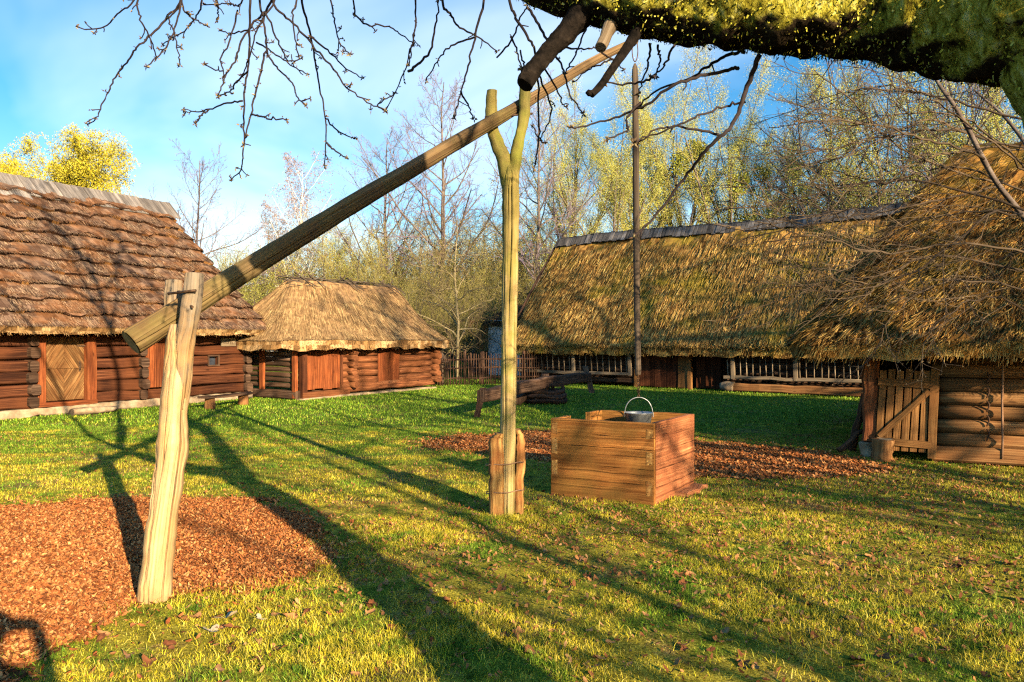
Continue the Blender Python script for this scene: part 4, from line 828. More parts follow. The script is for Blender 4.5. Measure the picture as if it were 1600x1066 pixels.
# well box
W0, W1, W2 = np.array((1.40, 7.30)), np.array((.413, 7.825)), np.array((2.033, 8.24)); W3 = W1 + W2 - W0
we = thing('well_box', 'square brown plank well curb with dovetailed corners', 'well', (W0[0], W0[1], 0)); q0 = W0
def w3(p, z_): return np.array((p[0] - q0[0], p[1] - q0[1], z_))
HW = .815
def wall4(name, A, B_, bnds, mat_, inn, ends=True, cuts=None, th=.055):
    mb = MB(); dv = unit(B_ - A)
    for k, (z0, z1) in enumerate(bnds):
        a_, b__ = (A, B_) if not cuts or k not in cuts else (A, A + (B_ - A) * cuts[k])
        zc = (z0 + z1) / 2; mb.plank(w3(a_ + inn * th / 2, zc), w3(b__ + inn * th / 2, zc), (0, 0, z1 - z0 - .004), np.append(inn * th, 0), 8, .0025, 0, .06)
    if cuts and -1 in cuts:
        a_ = A + (B_ - A) * cuts[-1]; z0, z1 = bnds[-1]; mb.plank(w3(a_ + inn * th / 2, (z0 + z1) / 2 - .0), w3(B_ + inn * th / 2, (z0 + z1) / 2), (0, 0, z1 - z0 - .004), np.append(inn * th, 0), 4, .0025, 0, .06)
    return mb.build(name, mat_, we)
zb = [(.0, .20), (.20, .35), (.35, .545), (.545, .665), (.665, HW)]
nin = lambda A, B_, c_: (lambda n_: n_ if np.dot(c_ - A, n_) > 0 else -n_)(unit(np.array((-(B_ - A)[1], (B_ - A)[0]))))
cc = (W0 + W3) / 2
wall4('front_wall', W0 + unit(W1 - W0) * .0, W1, zb, M['well'], nin(W0, W1, cc))
wall4('side_wall', W0 + unit(W2 - W0) * .058, W2, [(0, .17), (.17, .34), (.34, .52), (.52, .68), (.68, HW + .004)], M['well_red'], nin(W0, W2, cc))
wall4('side_wall', W1 + unit(W3 - W1) * .058, W3 - unit(W3 - W1) * .058, zb, M['well'], nin(W1, W3, cc), cuts={4: .27, -1: .70})
wall4('back_wall', W2 + unit(W3 - W2) * .058, W3, zb, M['well'], nin(W2, W3, cc))
mb = MB()                                                          # dovetail ends of the side boards showing in the front corners
f_ = unit(W1 - W0); n_ = -nin(W0, W1, cc)
for c_, sgn, zz in ((W0, 1, [(.10, .23), (.41, .52), (.67, .745)]), (W1, -1, [(.22, .37), (.45, .60), (.66, .76)])):
    for z0, z1 in zz:
        a_ = c_ + f_ * sgn * .012; b__ = c_ + f_ * sgn * .075
        poly = np.array([(0, z0), (1, z0 - .012), (1, z1 + .012), (0, z1)]); A_, B__ = w3(a_ + n_ * .003, 0), w3(b__ + n_ * .003, 0)
        fn = lambda x_, z_, t_: A_ + (B__ - A_) * x_ + np.array((0, 0, z_)) - np.append(n_, 0) * (.02 - t_)
        mb = MB(); mb.prism(poly if sgn > 0 else poly[::-1], fn, .02); mb.build('dovetail', M['stake'], we)
s_ = unit(W2 - W0); o_ = -nin(W0, W2, cc); mb = MB(); mb.plank(w3(W0 + s_ * .55 + o_ * .06, .02), w3(W2 + s_ * .03 + o_ * .06, .02), np.append(o_ * .16, 0), (0, 0, .05), 6, .008, 0, .3); mb.build('ground_board', M['well_red'], we)
mb = MB(); ci = [w3(cc + (p_ - cc) * .93, .05) for p_ in (W0, W2, W3, W1)]; mb.add(ci, [[0, 1, 2, 3]], .5); mb.build('dark_water', simple('well_water', [(.3, (.01, .012, .01)), (.7, (.02, .02, .018))], 3, .1, spec=.5), we)

# ------------------------------------------------------------------ horse gin
a_, b_ = P(752, 619, 15.6), P(919, 589, 21.3); c_ = G(852, 630); hg = thing('horse_gin', 'old grey horse gin with one long draw bar lying low over the grass', 'horse gin', (c_[0], c_[1], 0)); oo = np.array((c_[0], c_[1], 0))
dv = unit(b_ - a_); mb = MB(); mb.plank(a_ - oo, b_ - oo, (0, 0, .27), unit(np.cross(dv, (0, 0, 1))) * .2, 14, .008, -.05, .3); mb.build('draw_bar', M['hewn_grey'], hg)
mb = MB(); mb.plank(P(745, 652, 15.55) - oo, P(755, 606, 15.75) - oo, (.13, 0, 0), (0, .1, 0), 4, .006); mb.build('cross_stake', M['dark'], hg)
mb = MB(); mb.plank(P(925, 614, 21.4) - oo, P(914, 572, 21.4) - oo, (.16, 0, 0), (0, .12, 0), 4, .006); mb.build('rest_stake', M['pole'], hg)
mb = MB()
for k, (R_, z_) in enumerate(((.52, .08), (.5, .2), (.46, .31))):
    an = np.linspace(0, 2 * math.pi, 22); mb.tube(np.stack([R_ * np.cos(an), R_ * np.sin(an), z_ + .02 * np.sin(an * 3 + k)], -1), np.full(22, .062), 8, .1)
for an in np.arange(6) * 1.05: mb.log((.5 * math.cos(an), .5 * math.sin(an), .0), (.44 * math.cos(an), .44 * math.sin(an), .42), .06, .05, 8, 3)
mb.build('drum', M['dark'], hg)
mb = MB(); mb.log((0, 0, 0), (0, 0, .75), .11, .1, 10, 4); mb.plank((-.75, -.3, .52), (.55, .42, .66), (0, 0, .1), (.08, .14, 0), 5, .01); mb.plank((-.95, .0, .60), (.5, .12, .45), (0, 0, .09), (0, .18, 0), 5, .01); mb.plank((-.9, .35, .42), (-.1, .35, .55), (0, 0, .12), (0, .2, 0), 4, .01); mb.plank((-.72, -.62, .12), (-.45, .1, .36), (0, 0, .2), (.2, 0, 0), 3, .01); mb.build('frame', M['hewn_grey'], hg)

# ------------------------------------------------------------------ fence and cottage behind
f0, f1 = G(688, 603), G(815, 600); fl = np.linalg.norm(f1 - f0); fe = thing('paling_fence', 'dark paling fence of thin upright sticks between granary and long barn', 'fence', (f0[0], f0[1], 0), math.atan2(*(f1 - f0)[[1, 0]])); r = rg(12)
mb = MB(); x_ = -.3
while x_ < fl + 1.2:
    mb.log((x_, r.normal(0, .02), 0), (x_ + r.normal(0, .02), r.normal(0, .02), r.uniform(1.0, 1.25)), .022, .014, 6, 3, .006); x_ += r.uniform(.065, .12)
mb.build('paling', M['dark'], fe)  # fence colour darkened in place of the shade it stands in
for z_ in (.25, .62, .92):
    mb = MB(); mb.log((-.4, .03, z_), (fl + 1.2, .03, z_ + r.normal(0, .03)), .03, .028, 7, 10, .012); mb.build('rail', M['dark'], fe)
for x_ in (.0, 1.6, 3.2):
    mb = MB(); mb.log((x_, .08, -.05), (x_, .08, 1.2), .06, .055, 8, 4, .01); mb.build('post', M['dark'], fe)
cp = P(757, 558, 34.0); ct = thing('white_cottage', 'whitewashed cottage end with dark timber and thatch seen behind the fence', 'cottage', (cp[0], cp[1], 0), math.radians(-12)); r = rg(13)
mb = MB(); mb.plank((0, 0, 1.25), (4.5, 0, 1.25), (0, 0, 2.5), (0, .2, 0), 10, .01); mb.plank((0.1, .1, 1.25), (.1, 5, 1.25), (0, 0, 2.5), (.2, 0, 0), 6, .01); mb.build('wall', M['lime'], ct)
mb = MB(); mb.plank((-.25, -.12, .0), (-.25, -.12, 2.5), (.9, 0, 0), (0, .1, 0), 4); mb.build('timber', M['redlog'], ct); mb = MB(); mb.plank((2.4, -.14, .0), (2.4, -.14, 2.5), (.12, 0, 0), (0, .1, 0), 4); mb.build('timber', M['redlog'], ct)
roof(ct, (-.5, 5.5, -.3, 5.7), (1.0, 4.6), 2.5, 2.42, 3.3, .15, .6, 0, 0, 1.0, 5000, .5, .02, [M['dark'], M['dark']], 105, lift=.05)
# ------------------------------------------------------------------ trees
def children(r, PP, RR, n, t0, t1, ang, asd, ratio, taper, K, up, wig, rr, rmin, rtip=.35, minlen=0.0, flat=0.0):
    """grow n children on each parent polyline (N,K,3)"""
    N, K0, _ = PP.shape; M_ = N * n
    t = (t0 + (t1 - t0) * (np.arange(n)[None] + r.random((N, n))) / n).ravel(); pi = np.repeat(np.arange(N), n)
    f = t * (K0 - 1); i = np.clip(f.astype(int), 0, K0 - 2); f = (f - i)[:, None]
    b = PP[pi, i] * (1 - f) + PP[pi, i + 1] * f; T = unit(PP[pi, i + 1] - PP[pi, i]); rp = RR[pi, i] * (1 - f[:, 0]) + RR[pi, i + 1] * f[:, 0]
    ref = np.where(np.abs(T[:, 2:3]) > .9, np.array([[1.0, 0, 0]]), np.array([[0, 0, 1.0]])); u = unit(np.cross(T, ref)); v = np.cross(T, u)
    ph = (np.tile(np.arange(n), N) * 2.4 + np.repeat(r.random(N) * 6.28, n) + r.normal(0, .5, M_)); th = np.radians(ang + r.normal(0, asd, M_))
    d = T * np.cos(th)[:, None] + (u * np.cos(ph)[:, None] + v * np.sin(ph)[:, None]) * np.sin(th)[:, None]
    if flat: d[:, 2] *= (1 - flat)
    d = unit(d); PL = np.linalg.norm(np.diff(PP, axis=1), axis=2).sum(1)[pi]
    L = np.maximum(PL * ratio * (1 - taper * t) * (.65 + .6 * r.random(M_)), minlen); st = (L / (K - 1))[:, None]
    pts = [b]
    for k in range(K - 1):
        d = unit(d + np.array((0, 0, up / (K - 1))) + r.normal(0, wig, (M_, 3))); pts.append(pts[-1] + d * st)
    r0 = np.maximum(np.minimum(rp * .75, rp * rr + 0 * L), rmin); q = np.linspace(0, 1, K)[None]
    return np.stack(pts, 1), np.maximum(r0[:, None] * (1 - (1 - rtip) * q), rmin * .6)
def leafcloud(r, mb, PP, n, ln, wd, hang=0.0, spread=.04, mi=1, t0=.2):
    N, K, _ = PP.shape; t = t0 + (1 - t0) * r.random(N * n); pi = np.repeat(np.arange(N), n); f = t * (K - 1); i = np.clip(f.astype(int), 0, K - 2); f = (f - i)[:, None]
    c = PP[pi, i] * (1 - f) + PP[pi, i + 1] * f + r.normal(0, spread, (N * n, 3)); d = unit(r.normal(0, 1, (N * n, 3)) + np.array((0, 0, -hang))); s_ = unit(np.cross(d, r.normal(0, 1, (N * n, 3))))
    mb.quads(c, d * (ln * (.6 + .8 * r.random(N * n)))[:, None], s_ * (wd * (.6 + .8 * r.random(N * n)))[:, None], None, .5, mi)

def bark(name, stops, sc=9): return simple(name, stops, sc, .95, bmp=.5, spec=.1)
M['bark'] = bark('grey_brown_bark', [(.3, (.07, .05, .04)), (.55, (.19, .145, .12)), (.75, (.30, .245, .2))])
M['barkpale'] = bark('olive_pale_bark', [(.3, (.14, .10, .05)), (.55, (.34, .27, .14)), (.75, (.46, .38, .22))])
M['barkdark'] = bark('dark_bark', [(.3, (.03, .02, .014)), (.55, (.085, .06, .042)), (.75, (.15, .11, .075))])
M['twigmauve'] = simple('mauve_twig', [(.2, (.16, .12, .15)), (.8, (.30, .23, .26))], 3, .9, byrnd=True)
M['twigbrown'] = simple('brown_twig', [(.2, (.10, .065, .035)), (.8, (.30, .21, .11))], 3, .9, byrnd=True)
M['twigdeepbrown'] = simple('dark_brown_twig', [(.2, (.045, .03, .02)), (.8, (.16, .11, .065))], 3, .9, byrnd=True)  # darker brown twigs of the drooping tree
M['twigolive'] = simple('olive_twig', [(.2, (0.188, 0.150, 0.037)), (.8, (0.450, 0.375, 0.112))], 3, .9, byrnd=True)
M['twigorange'] = simple('orange_birch_twig', [(.2, (.24, .13, .08)), (.8, (.45, .29, .2))], 3, .9, byrnd=True)
M['twigyellow'] = simple('yellow_willow_twig', [(.2, (.35, .26, .04)), (.8, (.60, .47, .08))], 3, .9, byrnd=True)
M['leafwillow'] = simple('yellow_willow_leaf', [(.1, (0.329, 0.264, 0.010)), (.5, (0.533, 0.440, 0.020)), (.9, (0.627, 0.543, 0.080))], 2, .7, byrnd=True)
M['leafpoplar'] = simple('young_poplar_leaf', [(.1, (.22, .24, .03)), (.5, (.48, .47, .07)), (.9, (.66, .60, .19))], 2, .7, byrnd=True)
M['leafolive'] = simple('olive_bud_leaf', [(.1, (.13, .11, .03)), (.5, (.32, .26, .07)), (.9, (.50, .40, .14))], 2, .7, byrnd=True)
M['mist'] = simple('mistletoe_leaf', [(.1, (.10, .13, .01)), (.5, (.26, .27, .03)), (.9, (.42, .40, .06))], 2, .7, byrnd=True)

def proto(kind, seed, H=10.0):
    """returns (trunk mesh, crown mesh) of height about H"""
    r = rg(seed); K = 12; z = np.linspace(0, 1, K)
    wob = np.cumsum(r.normal(0, .012 * H, (K, 2)), axis=0) * .6; wob -= wob[0]
    def trunk(h, r0, r1, lean=0): return np.stack([wob[:, 0] + lean * z * h, wob[:, 1], z * h], -1)[None], (r0 + (r1 - r0) * z ** .8)[None]
    tm, cm = MB(), MB()
    if kind == 'bare':
        p, q = trunk(H, .15, .015); l1, q1 = children(r, p, q, 26, .22, .97, 52, 9, .50, .72, 9, .45, .10, .5, .012); l2, q2 = children(r, l1, q1, 10, .18, .98, 42, 12, .42, .55, 6, .35, .12, .55, .007)
        l3, q3 = children(r, l2, q2, 7, .15, 1, 40, 14, .45, .5, 4, .3, .14, .6, .005); l4, q4 = children(r, l3, q3, 3, .2, 1, 38, 14, .5, .4, 3, .2, .1, .7, .004)
        tm.tubes(p, q, 9); tm.tubes(l1, q1, 6); cm.tubes(l2, q2, 4); cm.tubes(l3, q3, 3); cm.tubes(l4, q4, 3); mats = (M['bark'], M['twigmauve'], M['leafolive'])
    elif kind == 'lowbranch':
        p, q = trunk(H, .13, .02); l1, q1 = children(r, p, q, 22, .18, .98, 62, 12, .62, .6, 10, -.25, .13, .55, .014); l2, q2 = children(r, l1, q1, 11, .12, .98, 45, 14, .42, .5, 6, -.1, .16, .5, .007)
        l3, q3 = children(r, l2, q2, 8, .15, 1, 45, 16, .45, .5, 4, .1, .16, .6, .005); l4, q4 = children(r, l3, q3, 2, .2, 1, 38, 14, .5, .4, 3, .1, .1, .7, .004)
        tm.tubes(p, q, 10); tm.tubes(l1, q1, 6); cm.tubes(l2, q2, 4); cm.tubes(l3, q3, 3); cm.tubes(l4, q4, 3); leafcloud(r, cm, l4, 1, .05, .018); mats = (M['barkpale'], M['twigbrown'], M['leafolive'])
    elif kind == 'poplar':
        p, q = trunk(H * .9, .17, .02); l1, q1 = children(r, p, q, 14, .08, .85, 31, 8, .74, .5, 10, .30, .07, .55, .02); l2, q2 = children(r, l1, q1, 13, .15, .98, 36, 10, .32, .4, 6, .35, .10, .5, .009)
        l3, q3 = children(r, l2, q2, 8, .15, 1, 32, 10, .48, .4, 4, .4, .1, .6, .005); tm.tubes(p, q, 9); tm.tubes(l1, q1, 6); cm.tubes(l2, q2, 4); cm.tubes(l3, q3, 3)
        k = r.random(len(l3)) < .85; leafcloud(r, cm, l3[k], 62, .027, .010, .3, .11); mats = (M['bark'], M['twigolive'], M['leafpoplar'])
    elif kind == 'willow':
        p, q = trunk(H * .75, .22, .04); l1, q1 = children(r, p, q, 18, .25, .98, 48, 12, .60, .3, 9, .5, .09, .5, .02); l2, q2 = children(r, l1, q1, 15, .2, 1, 45, 12, .38, .3, 6, .1, .12, .5, .009)
        l3, q3 = children(r, l2, q2, 14, .1, 1, 55, 20, .66, .2, 7, -2.4, .09, .5, .005); tm.tubes(p, q, 9); tm.tubes(l1, q1, 6); cm.tubes(l2, q2, 4); cm.tubes(l3, q3, 3); leafcloud(r, cm, l3, 30, .055, .015, 1.5, .07); mats = (M['bark'], M['twigyellow'], M['leafwillow'])
    elif kind == 'birch':
        p, q = trunk(H, .11, .012); l1, q1 = children(r, p, q, 30, .2, .98, 32, 7, .34, .55, 8, .6, .06, .45, .01); l2, q2 = children(r, l1, q1, 9, .2, 1, 40, 12, .40, .4, 5, -.2, .1, .5, .006)
        l3, q3 = children(r, l2, q2, 9, .1, 1, 45, 18, .7, .3, 6, -1.6, .08, .6, .004); tm.tubes(p, q, 8); tm.tubes(l1, q1, 5); cm.tubes(l2, q2, 4); cm.tubes(l3, q3, 3); leafcloud(r, cm, l3, 2, .05, .015, 1.0, .02); mats = (M['lime'], M['twigorange'], M['twigorange'])
    else:  # shrub
        p, q = trunk(H * .5, .08, .02); l1, q1 = children(r, p, q, 20, .0, .9, 33, 10, 1.5, .2, 9, .25, .09, .8, .02); l2, q2 = children(r, l1, q1, 12, .1, 1, 36, 12, .36, .4, 5, .3, .12, .5, .010)
        l3, q3 = children(r, l2, q2, 9, .1, 1, 38, 14, .5, .4, 4, .25, .12, .6, .007); tm.tubes(p, q, 6); tm.tubes(l1, q1, 5); cm.tubes(l2, q2, 4); cm.tubes(l3, q3, 3)
        leafcloud(r, cm, l3, 6 if kind == 'shrub' else 20, .034, .014, .2, .1); mats = (M['bark'], M['twigolive'], M['leafolive']) if kind == 'shrub' else (M['bark'], M['twigbrown'], M['leafpoplar'])
    return tm.mesh('trunk', mats[0]), cm.mesh('crown', mats[1:3])
PR = {}
for kind, seeds in (('bare', (1, 2, 3)), ('lowbranch', (4, 5)), ('poplar', (6, 7, 8)), ('willow', (9,)), ('birch', (10,)), ('shrub', (12, 13)), ('leafshrub', (14,))):
    PR[kind] = [proto(kind, s_) for s_ in seeds]
rt = rg(77)
def tree(kind, px, d, topy, label, group=None, name=None, cat='tree', var=0, wide=1.0, world=None, H=None, rz=None):
    if world is None: x_ = (px - 800.0) / F * d; H = CAMZ + (HZ - topy) / F * d
    else: x_, d = world
    t = thing(name or 'bare_tree', label, cat, (x_, d, -.03), rt.random() * 6.28 if rz is None else rz, group); s_ = H / 10.0
    t.scale = (s_ * wide, s_ * wide, s_)
    for nm, me in zip(('trunk', 'crown'), PR[kind][var % len(PR[kind])]):
        o = bpy.data.objects.new(nm, me); C.objects.link(o); o.parent = t
    return t
tree('willow', 70, 43, 196, 'round yellow weeping willow rising behind the ridge of the log barn', name='willow_tree', wide=1.05)
tree('willow', -70, 46, 205, 'yellow weeping willow at the left edge behind the log barn ridge', name='willow_tree', wide=1.0)
tree('bare', 300, 40, 248, 'small bare mauve tree between the yellow willow and the birch', var=1, wide=.95)
tree('birch', 462, 43, 268, 'tall orange twigged birch above the small granary', name='birch_tree', wide=1.15)
tree('birch', 425, 49, 335, 'lower orange birch left of the tall birch', name='birch_tree', wide=1.2)
tree('poplar', 505, 47, 372, 'pale spring tree just right of the tall birch', name='spring_tree', wide=1.1, var=1)
tree('bare', 690, 42, 128, 'tallest bare mauve tree with a straight trunk left of the forked post', var=0, wide=.92)
tree('bare', 612, 45, 215, 'bare mauve tree left of the tallest one, above the granary roof', var=2, wide=1.05)
tree('lowbranch', 716, 29.5, 345, 'bare pale trunked tree standing at the paling fence', var=0, wide=1.0, rz=2.2)
tree('bare', 842, 38, 150, 'dark slim bare tree directly behind the fork of the tall post', var=1, wide=.8)
tree('lowbranch', 800, 40, 300, 'spreading brown bare tree behind the fence right of the tallest tree', var=1, wide=1.25)
for k, (px, d, ty, v, w, lab) in enumerate(((885, 44, 188, 0, .85, 'leftmost yellow green poplar above the long barn ridge'), (960, 42, 195, 1, .9, 'bright yellow green poplar left of the hanging pole'), (1015, 47, 205, 2, .8, 'poplar right behind the hanging pole'), (1065, 45, 168, 0, .9, 'tall yellow green poplar right of the hanging pole'),
        (1140, 43, 165, 2, .9, 'tall poplar with mistletoe balls behind the middle of the long barn'), (1205, 46, 215, 1, .85, 'low rounded poplar right of the tall mistletoe poplar'))):
    t = tree('poplar', px, d, ty, lab, name='poplar_tree', var=v, wide=w)
    if k in (3, 4, 5):
        for q in range(4):
            m_ = MB(); r = rg(200 + k * 7 + q); n = 420; c_ = np.array((r.uniform(-1.5, 1.5), r.uniform(-1.5, 1.5), r.uniform(5.0, 8.8))); pts = unit(r.normal(0, 1, (n, 3))) * (r.random(n) ** .45 * .42)[:, None] + c_
            dd = unit(pts - c_ + r.normal(0, .15, (n, 3))); m_.quads(pts, dd * .11, unit(np.cross(dd, r.normal(0, 1, (n, 3)))) * .025, None, .7); m_.build('mistletoe', M['mist'], t)
tree('bare', 1245, 44, 205, 'slim bare tree between the poplars and the right hand thicket', var=1, wide=.7)
tree('bare', 1300, 42, 112, 'bare tree with fine twigs behind the right end of the long barn', var=0, wide=1.0)
tree('poplar', 1385, 38, 110, 'olive spring tree behind the log shed roof, left of its neighbour', name='spring_tree', var=1, wide=1.0)
tree('poplar', 1450, 40, 118, 'olive spring tree behind the hip of the log shed', name='spring_tree', var=0, wide=1.1)
tree('bare', 1510, 37, 100, 'dense bare tree behind the top of the log shed', var=2, wide=1.1)
tree('poplar', 1600, 40, 120, 'olive spring tree at the right edge behind the log shed', name='spring_tree', var=2, wide=1.1)
# the thicket between and behind: shrubs one by one
for k, (px, d, ty, kind) in enumerate([(330, 44, 395, 'shrub'), (380, 42, 380, 'leafshrub'), (415, 47, 370, 'shrub'), (470, 46, 385, 'leafshrub'), (530, 44, 352, 'leafshrub'), (575, 42, 345, 'shrub'), (610, 46, 350, 'leafshrub'), (640, 40, 375, 'shrub'), (665, 47, 340, 'leafshrub'),
        (690, 38, 400, 'shrub'), (730, 44, 350, 'leafshrub'), (750, 40, 395, 'shrub'), (772, 48, 330, 'leafshrub'), (800, 47, 350, 'shrub'), (830, 42, 335, 'leafshrub'), (868, 41, 355, 'shrub'), (590, 36, 420, 'shrub'), (650, 34, 440, 'shrub'), (700, 34, 460, 'shrub'), (765, 35, 450, 'shrub'), (740, 33, 480, 'shrub'), (810, 37, 420, 'shrub'), (1320, 47, 235, 'leafshrub'), (1360, 50, 260, 'shrub'), (1270, 50, 290, 'leafshrub'), (250, 50, 395, 'shrub'), (180, 52, 390, 'shrub'), ]):
    tree(kind, px, d, ty, 'brown bare shrub in the thicket behind the farm buildings' if kind == 'shrub' else 'yellow green budding shrub in the thicket behind the farm buildings', 'bare shrubs of the thicket' if kind == 'shrub' else 'budding shrubs of the thicket', 'shrub' if kind == 'shrub' else 'budding_shrub', 'shrub', k, 1.15)
# far-off wood that reads as one mass
mb = MB(); r = rg(88)
n = 2600; an = r.uniform(-1.05, 1.05, n); dd = r.uniform(54, 80, n); base = np.stack([np.sin(an) * dd, np.cos(an) * dd, np.zeros(n)], -1); h = r.uniform(2.5, 6.5, n)
K = 5; q = np.linspace(0, 1, K)[None, :, None]; tipd = np.stack([r.normal(0, .8, n), r.normal(0, .8, n), h], -1); pts = base[:, None] + tipd[:, None] * q + r.normal(0, .1, (n, K, 3)); pts[:, 0] = base
rad = np.broadcast_to(np.linspace(.07, .015, K), (n, K)); mb.tubes(pts, rad.copy(), 4)
l2, q2 = children(r, pts, rad, 12, .1, 1, 35, 14, .42, .4, 4, .2, .12, .6, .02); mb.tubes(l2, q2, 3); leafcloud(r, mb, l2, 4, .22, .09, .2, .25)
tag(mb.build('far_wood', [M['twigbrown'], M['leafolive']]), 'distant brown and olive wood closing the view', 'wood', kind='stuff')

# ------------------------------------------------------------------ the old fruit tree overhead
def moss_shade_mask(nt, n1):
    # limb's underside is coloured dark in place of shade; moss stays above
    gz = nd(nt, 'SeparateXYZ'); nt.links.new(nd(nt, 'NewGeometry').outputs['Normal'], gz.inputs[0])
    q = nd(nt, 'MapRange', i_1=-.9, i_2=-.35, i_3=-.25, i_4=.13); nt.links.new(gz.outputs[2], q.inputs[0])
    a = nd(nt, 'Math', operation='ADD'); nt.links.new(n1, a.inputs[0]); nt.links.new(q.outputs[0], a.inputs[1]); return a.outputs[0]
bm_, nt, b = newmat('mossy_old_bark'); oc = objco(nt)
n1 = noise(nt, oc, 4.5, 7, .7, .4); n2 = noise(nt, mapped(nt, oc, (1.6, 1.6, .7), False), 34.0, 7, .72); n3 = noise(nt, oc, 90.0, 4, .6)
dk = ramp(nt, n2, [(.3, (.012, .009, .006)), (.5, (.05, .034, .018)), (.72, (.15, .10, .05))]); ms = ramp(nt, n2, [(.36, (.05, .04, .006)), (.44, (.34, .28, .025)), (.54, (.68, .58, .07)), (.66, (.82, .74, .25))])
nt.links.new(mixc(nt, ramp(nt, moss_shade_mask(nt, n1), [(.40, 0.0), (.53, 1.0)]), dk, ms), b.inputs['Base Color']); b.inputs['Roughness'].default_value = 1.0; b.inputs['Specular IOR Level'].default_value = .05
hh_ = nd(nt, 'Math', operation='MULTIPLY_ADD', i_1=.35); nt.links.new(n3, hh_.inputs[0]); nt.links.new(n2, hh_.inputs[2]); bump(nt, b, hh_.outputs[0], 1.0, .03)
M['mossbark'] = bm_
tuft, nt, b = newmat('moss_tuft'); oc = objco(nt); n1 = noise(nt, oc, 4.5, 7, .7, .4); rn_ = attr(nt)
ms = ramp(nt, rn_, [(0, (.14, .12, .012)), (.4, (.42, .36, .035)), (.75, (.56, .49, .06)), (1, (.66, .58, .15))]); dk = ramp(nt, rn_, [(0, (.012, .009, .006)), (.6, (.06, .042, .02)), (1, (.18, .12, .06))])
nt.links.new(mixc(nt, ramp(nt, moss_shade_mask(nt, n1), [(.40, 0.0), (.53, 1.0)]), dk, ms), b.inputs['Base Color']); b.inputs['Roughness'].default_value = 1.0; b.inputs['Specular IOR Level'].default_value = .05
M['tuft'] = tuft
M['twigdark'] = simple('dark_fruit_twig', [(.3, (.016, .011, .011)), (.7, (.05, .033, .03))], 40, .85)
M['barkdarkshade'] = simple('dark_shaded_bark', [(.35, (.006, .005, .004)), (.6, (.022, .016, .012)), (.8, (.06, .045, .03))], 24, 1.0, bmp=1.0, spec=.05)  # very dark bark, deepened to carry the limb's shade on the sawn branch
M['bud'] = simple('fruit_bud', [(.2, (.06, .035, .025)), (.6, (.20, .13, .06)), (.95, (.50, .42, .22))], 60, .8, byrnd=True)
ft = thing('old_fruit_tree', 'old mossy fruit tree whose thick limb and budding twigs hang over the yard', 'fruit tree', (1.55, .85, 0)); fo = np.array((1.55, .85, 0))
mb = MB(); trunkp = [(1.55, .85, -.1), (1.54, 1.05, .8), (1.52, 1.42, 1.6), (1.44, 1.62, 2.02), (1.35, 1.75, 2.42)]; trunkr = [.27, .22, .19, .19, .185]
limbp = [(1.37, 1.70, 2.36)] + [tuple(P(*a)) for a in ((1405, 10, 2.02), (1205, 3, 2.12), (1010, -4, 2.24), (838, -38, 2.38), (640, -112, 2.6), (430, -180, 3.0))]; limbr = [.165, .150, .134, .111, .084, .058, .036]
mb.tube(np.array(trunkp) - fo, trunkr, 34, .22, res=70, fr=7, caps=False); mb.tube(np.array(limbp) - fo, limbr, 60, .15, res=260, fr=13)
up_ = [(1.27, 1.75, 2.40), (1.5, 1.8, 3.0), (1.75, 2.0, 3.9), (1.6, 2.6, 5.0)]; mb.tube(np.array(up_) - fo, [.17, .15, .12, .08], 16, .15, res=40); mb.tube(np.array([(1.75, 2.0, 3.8), (1.68, 2.35, 4.25), (1.47, 2.55, 4.36), (.75, 2.6, 3.80), (.03, 2.6, 3.25), (-.12, 2.6, 3.14)]) - fo, [.12, .12, .115, .105, .09, .05], 16, .15, res=60)  # second tube is an unseen limb added to shade the sweep beam
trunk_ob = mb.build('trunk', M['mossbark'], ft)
# moss and bark flakes over trunk and limb
mb = MB(); r = rg(55)
for pts_, rad_, n in ((limbp, limbr, 15000), (trunkp, trunkr, 3500)):
    q, qr = spline(pts_, np.array(rad_), 200); T = unit(np.gradient(q, axis=0)); ref = np.array((.13, .2, 1.0)); u = unit(np.cross(T, ref)); v = np.cross(T, u)
    i = r.integers(0, 200, n); a = r.random(n) * 6.283; nrm = u[i] * np.cos(a)[:, None] + v[i] * np.sin(a)[:, None]; c_ = q[i] + T[i] * r.normal(0, .01, n)[:, None] + nrm * (qr[i] * (1.0 + r.normal(.02, .04, n)))[:, None] - fo
    d = unit(nrm * .15 + r.normal(0, .5, (n, 3)) + np.array((0, 0, -.45))); s_ = unit(np.cross(d, nrm + r.normal(0, .3, (n, 3)))); mb.quads(c_, d * (.004 + .009 * r.random(n) ** 2)[:, None], s_ * (.001 + .0022 * r.random(n))[:, None], None, .6)
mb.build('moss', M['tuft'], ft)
mb = MB(); mb.tube(np.array([P(914, 12, 2.30), P(890, 45, 2.28), P(862, 75, 2.25), P(838, 105, 2.22), P(818, 133, 2.20)]) - fo, [.052, .034, .028, .025, .023], 20, .3, res=60, fr=18); mb.build('sawn_branch', M['barkdarkshade'], ft)
mb = MB(); mb.tube(np.array([P(1002, 35, 2.24), P(986, 66, 2.2), P(962, 100, 2.16), P(940, 132, 2.12), P(924, 149, 2.1)]) - fo, [.021, .015, .012, .0115, .010], 12, .15, res=40, fr=14); mb.tube(np.array([P(928, 146, 2.105), P(920, 146, 2.10), P(917, 143, 2.10)]) - fo, [.010, .009, .007], 8, .1); mb.build('dead_branch', M['barkdarkshade'], ft)
mb = MB(); mb.tube(np.array([P(962, 28, 2.27), P(950, 50, 2.23), P(944, 64, 2.21), P(938, 75, 2.19)]) - fo, [.026, .020, .018, .017], 12, .2, res=24, fr=14); mb.build('sawn_stub', M['rail'], ft)
z8 = lambda L_: [(100 + a * .35, b_ * .35) for a, b_ in L_]
z7 = lambda L_: [(640 + a * .319, b_ * .319) for a, b_ in L_]
